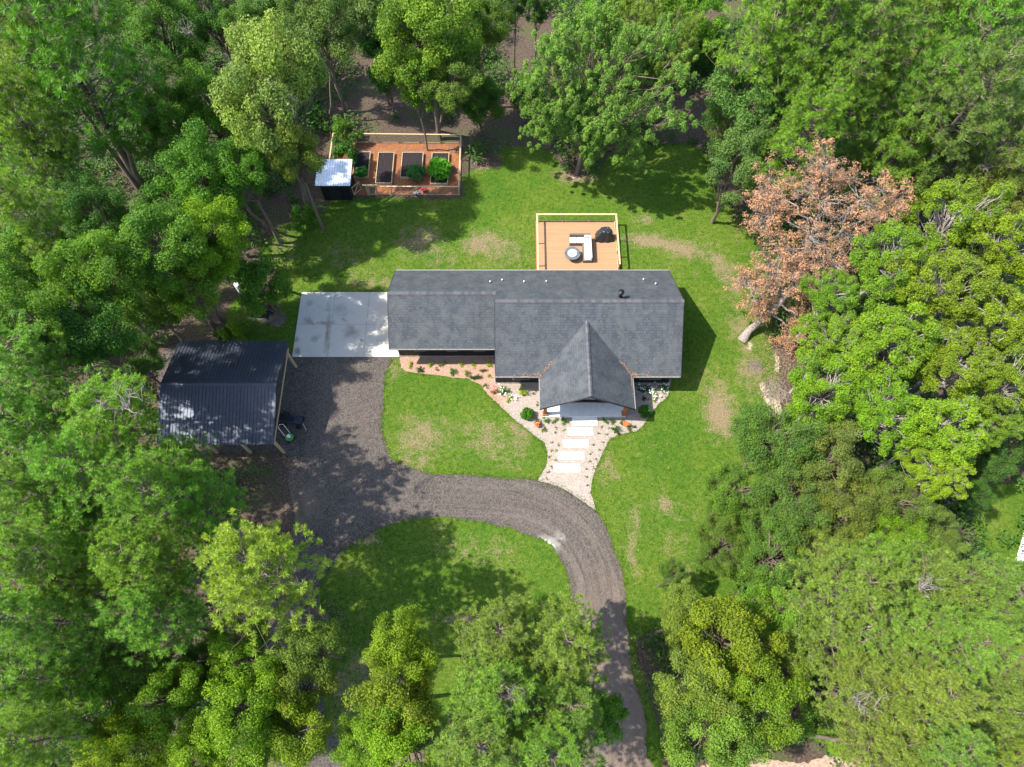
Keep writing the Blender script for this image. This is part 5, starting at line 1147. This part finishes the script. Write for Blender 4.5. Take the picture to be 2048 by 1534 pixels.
WEST = [(821, 727.6, 8, 'y', 1, 'yellow green plant nearest the garage corner'), (841, 737, 11, 'd', 1, 'dark spreading plant near the garage corner'), (860.5, 727, 8, 'y', 1, 'yellow green plant, second along the garage wall'),
        (872, 738, 7, 'b', 0, 'wispy brownish plant between two rows by the garage wing'), (886, 726, 9, 'o', 1, 'olive plant below the middle garage wall'), (905, 741.5, 11, 'g', 1, 'spreading green plant in the middle of the pink gravel'),
        (922, 727, 8, 'y', 1, 'golden plant, fourth along the garage wall'), (933.6, 745, 9, 'o', 1, 'forked olive plant right of the spreading green one'), (948, 727, 8, 'y', 1, 'bright plant, fifth along the garage wall'),
        (952, 753, 12, 'd', 1, 'dark straggly plant at the lawn edge of the pink gravel'), (965, 739, 8, 'b', 1, 'brown tipped plant near the inner house corner'), (976, 728, 9, 'y', 1, 'yellow plant tucked in the inner house corner'),
        (978.5, 750, 6, 'y', 1, 'small yellow plant against the main house corner'), (972, 769, 9, 'd', 0, 'sparse plant where the bed narrows below the house corner')]
for p_ in WEST: plant(*p_)
plant(988, 781, 10, 'o', 1, 'plant with a pink red bloom at the bed bend', flower='red')
EASTP = [(1008, 779, 13, 'g', 1, 'large bright green plant left of the porch gable', 'white'), (1044, 782, 14, 'y', 1, 'large lime plant under the front window', None), (1069, 784, 7, 'b', 0, 'sparse brown plant in the corner left of the porch', None),
         (1019, 795, 9, 'y', 1, 'rounded yellow green plant left of the boxwood', None), (1029, 794, 7, 'l', 0, 'pale wispy plant beside the rounded yellow one', 'white'), (1075, 806, 7, 'o', 0, 'faint olive plant close to the porch eave', None),
         (1075, 842, 9, 'd', 1, 'dark plant right below the left boxwood', None), (1093, 841, 9, 'g', 1, 'neat green plant left of the porch step, outermost', None), (1111, 840, 8, 'o', 1, 'olive plant left of the porch step, middle', None),
         (1128.6, 841, 10, 'g', 1, 'green plant left of the porch step, nearest it', None), (1088, 858, 8, 'o', 1, 'olive tuft at the left bed tip below the potted bloom', None),
         (1211, 842, 8, 'g', 1, 'green plant right of the porch step, nearest it', None), (1225, 842, 8, 'g', 1, 'green plant right of the porch step, second from it', None), (1246, 842, 9, 'g', 1, 'green plant beside the orange bloom right of the porch', None),
         (1233, 858, 12, 'd', 1, 'dark olive bush right of the first stepping slab', None), (1258, 855, 9, 'o', 1, 'dark plant below the orange bloom', None), (1267, 851, 8, 'd', 0, 'straggly plant at the right tip of the bed', None),
         (1285, 778, 13, 'd', 1, 'dark plant with white blooms in the porch shadow', 'white'), (1301, 780, 12, 'g', 1, 'sunlit plant with white blooms right of the porch', 'white'), (1329, 774, 14, 'g', 1, 'white flowering plant at the far right bed corner', 'white'),
         (1312, 792, 10, 'y', 1, 'yellow green plant with white dots near the right lawn edge', 'white'), (1289, 795, 8, 'd', 1, 'dark plant just above the right boxwood', None)]
for *p_, fl_ in EASTP: plant(*p_, flower=fl_)
plant(1054, 826, 17, 'g', 2, 'tall dark green boxwood left of the porch', 'boxwood', 'shrub', group=None)
plant(1289.5, 822, 17, 'g', 2, 'tall dark green boxwood right of the porch', 'boxwood', 'shrub', group=None)
SPR = [(1113, 855, 'left of the first slab, upper'), (1110, 866, 'left of the first slab, outer lower'), (1127.5, 859, 'touching the left end of the first slab'), (1103, 884, 'left of the second slab, outer'), (1117.5, 888, 'left of the second slab, inner'),
       (1103, 900, 'left of the third slab, upper outer'), (1113, 901, 'just above the left end of the third slab'), (1100, 913, 'left of the third slab, lower outer'), (1111.6, 919, 'at the lower left corner of the third slab'), (1103, 934, 'left of the last slab, inner'),
       (1096, 943, 'left of the last slab, lower outer'), (1092, 957, 'at the left path corner by the drive'), (1202.6, 853, 'right of the first slab, reddish'), (1195.5, 866, 'right of the first slab, lower inner'), (1217, 855, 'right of the first slab, pale one'),
       (1212.5, 867.5, 'right of the first slab, lower outer'), (1188, 889, 'right of the second slab, inner'), (1205, 883, 'right of the second slab, white flecked'), (1200, 900, 'right lawn edge level with the third slab'), (1182.6, 906, 'right of the third slab, upper'),
       (1179.7, 921.5, 'right of the third slab, lower'), (1192.6, 919, 'right lawn edge below the third slab'), (1171.5, 937, 'right of the last slab, inner'), (1186.7, 936, 'right of the last slab at the lawn edge'), (1172.6, 954, 'below the right end of the last slab'), (1173, 970, 'lowest on the right path edge')]
for i, (px, py, w_) in enumerate(SPR): plant(px, py, 5, 'obl'[i % 3], 0, 'tiny sprig in pale gravel, ' + w_, 'seedling', 'seedling', group='seedlings along the front walk')
def pot(px, py, lab, fl, col=(.4, .12, .05)):
    x, y, _ = P(px, py, .3); t = thing('potted_flower', lab, 'potted plant', (x, y, .03), 'potted flowers')
    MB().lathe(0, 0, [(.12, 0), (.18, .26), (.2, .3), (.15, .3), (.14, .27)], 14).build('pot', simple('terracotta', col), t)
    rng = np.random.default_rng(int(px)); V, F, v = leaf_quads(rng.normal(size=(8, 3)) * [.09, .09, .05] + [0, 0, .4], np.full(8, .1), [14] * 8, .05, rng, .8, .7, .6); link('flowers', fast_mesh('flowers', V, F, petal[fl], {'v': ('FACE', v)}), t)
pot(1075, 849, 'orange flowers in a pot at the left front bed', 'orange'); pot(1251, 847, 'orange flowers in a pot right of the porch', 'orange')
pot(833, 385, 'dark pot with pale blooms against the garden front fence', 'white', (.06, .05, .06)); pot(848, 379, 'pot of red blooms inside the garden front fence', 'red', (.1, .08, .06))
# vegetables
def veg(px, py, rp, tn, lab, z=.5):
    x, y, _ = P(px, py, z); R = rp / 24.; t = thing('garden_bush', lab, 'bush', (x, y, .2), 'bushes in the raised beds'); lm, sm = plant_mesh(int(px) % 3, 2)
    for nm, me in (('leaves', lm), ('stems', sm)):
        o = link(nm, me, t); o.scale = (R, R, R * .7); o.color = (*tn, 1); o.rotation_euler = (0, 0, px)
veg(722, 343, 16, (.05, .2, .03), 'bushy green plant in the raised bed nearest the shed'); veg(833, 347, 23, (.06, .19, .04), 'bluish green bush spilling over the third raised bed'); veg(880, 343, 28, (.09, .30, .012), 'largest bright green bush, in the bed by the east fence'); veg(872, 322, 14, (.09, .30, .012), 'upper lobe of fresh leaves in the bed by the east fence')

# leaf scraps and small litter where the lawn meets the woods
rg = np.random.default_rng(21); pts = []
for px, py, rx, ry, n in ((1150, 352, 40, 14, 300), (1485, 440, 30, 30, 400), (1570, 700, 50, 60, 1400), (1540, 770, 30, 60, 500), (960, 325, 30, 18, 200), (560, 470, 40, 30, 300), (655, 1240, 40, 40, 400), (590, 950, 40, 60, 400), (1275, 1330, 20, 60, 200)):
    for k in range(n):
        x, y, _ = P(px + rg.normal() * rx * .6, py + rg.normal() * ry * .6); pts.append((x, y, .035 + rg.random() * .03))
for k in range(1500):
    x, y = rg.uniform(-18, 20), rg.uniform(3, 36)
    if inside(LAWN, np.array([x]), np.array([y]))[0] and not (-8.6 < x < 11.7 and 17.8 < y < 29) and not (1.9 < x < 8.4 and 28 < y < 35.1) and not (-16.3 < x < -8 and 22.9 < y < 28.7): pts.append((x, y, .05))
scatter_leaves('leaf_scraps', pts, .06, M['litter'], 'scattered dry brown leaves along the edges of the lawn', 'leaves', 40)
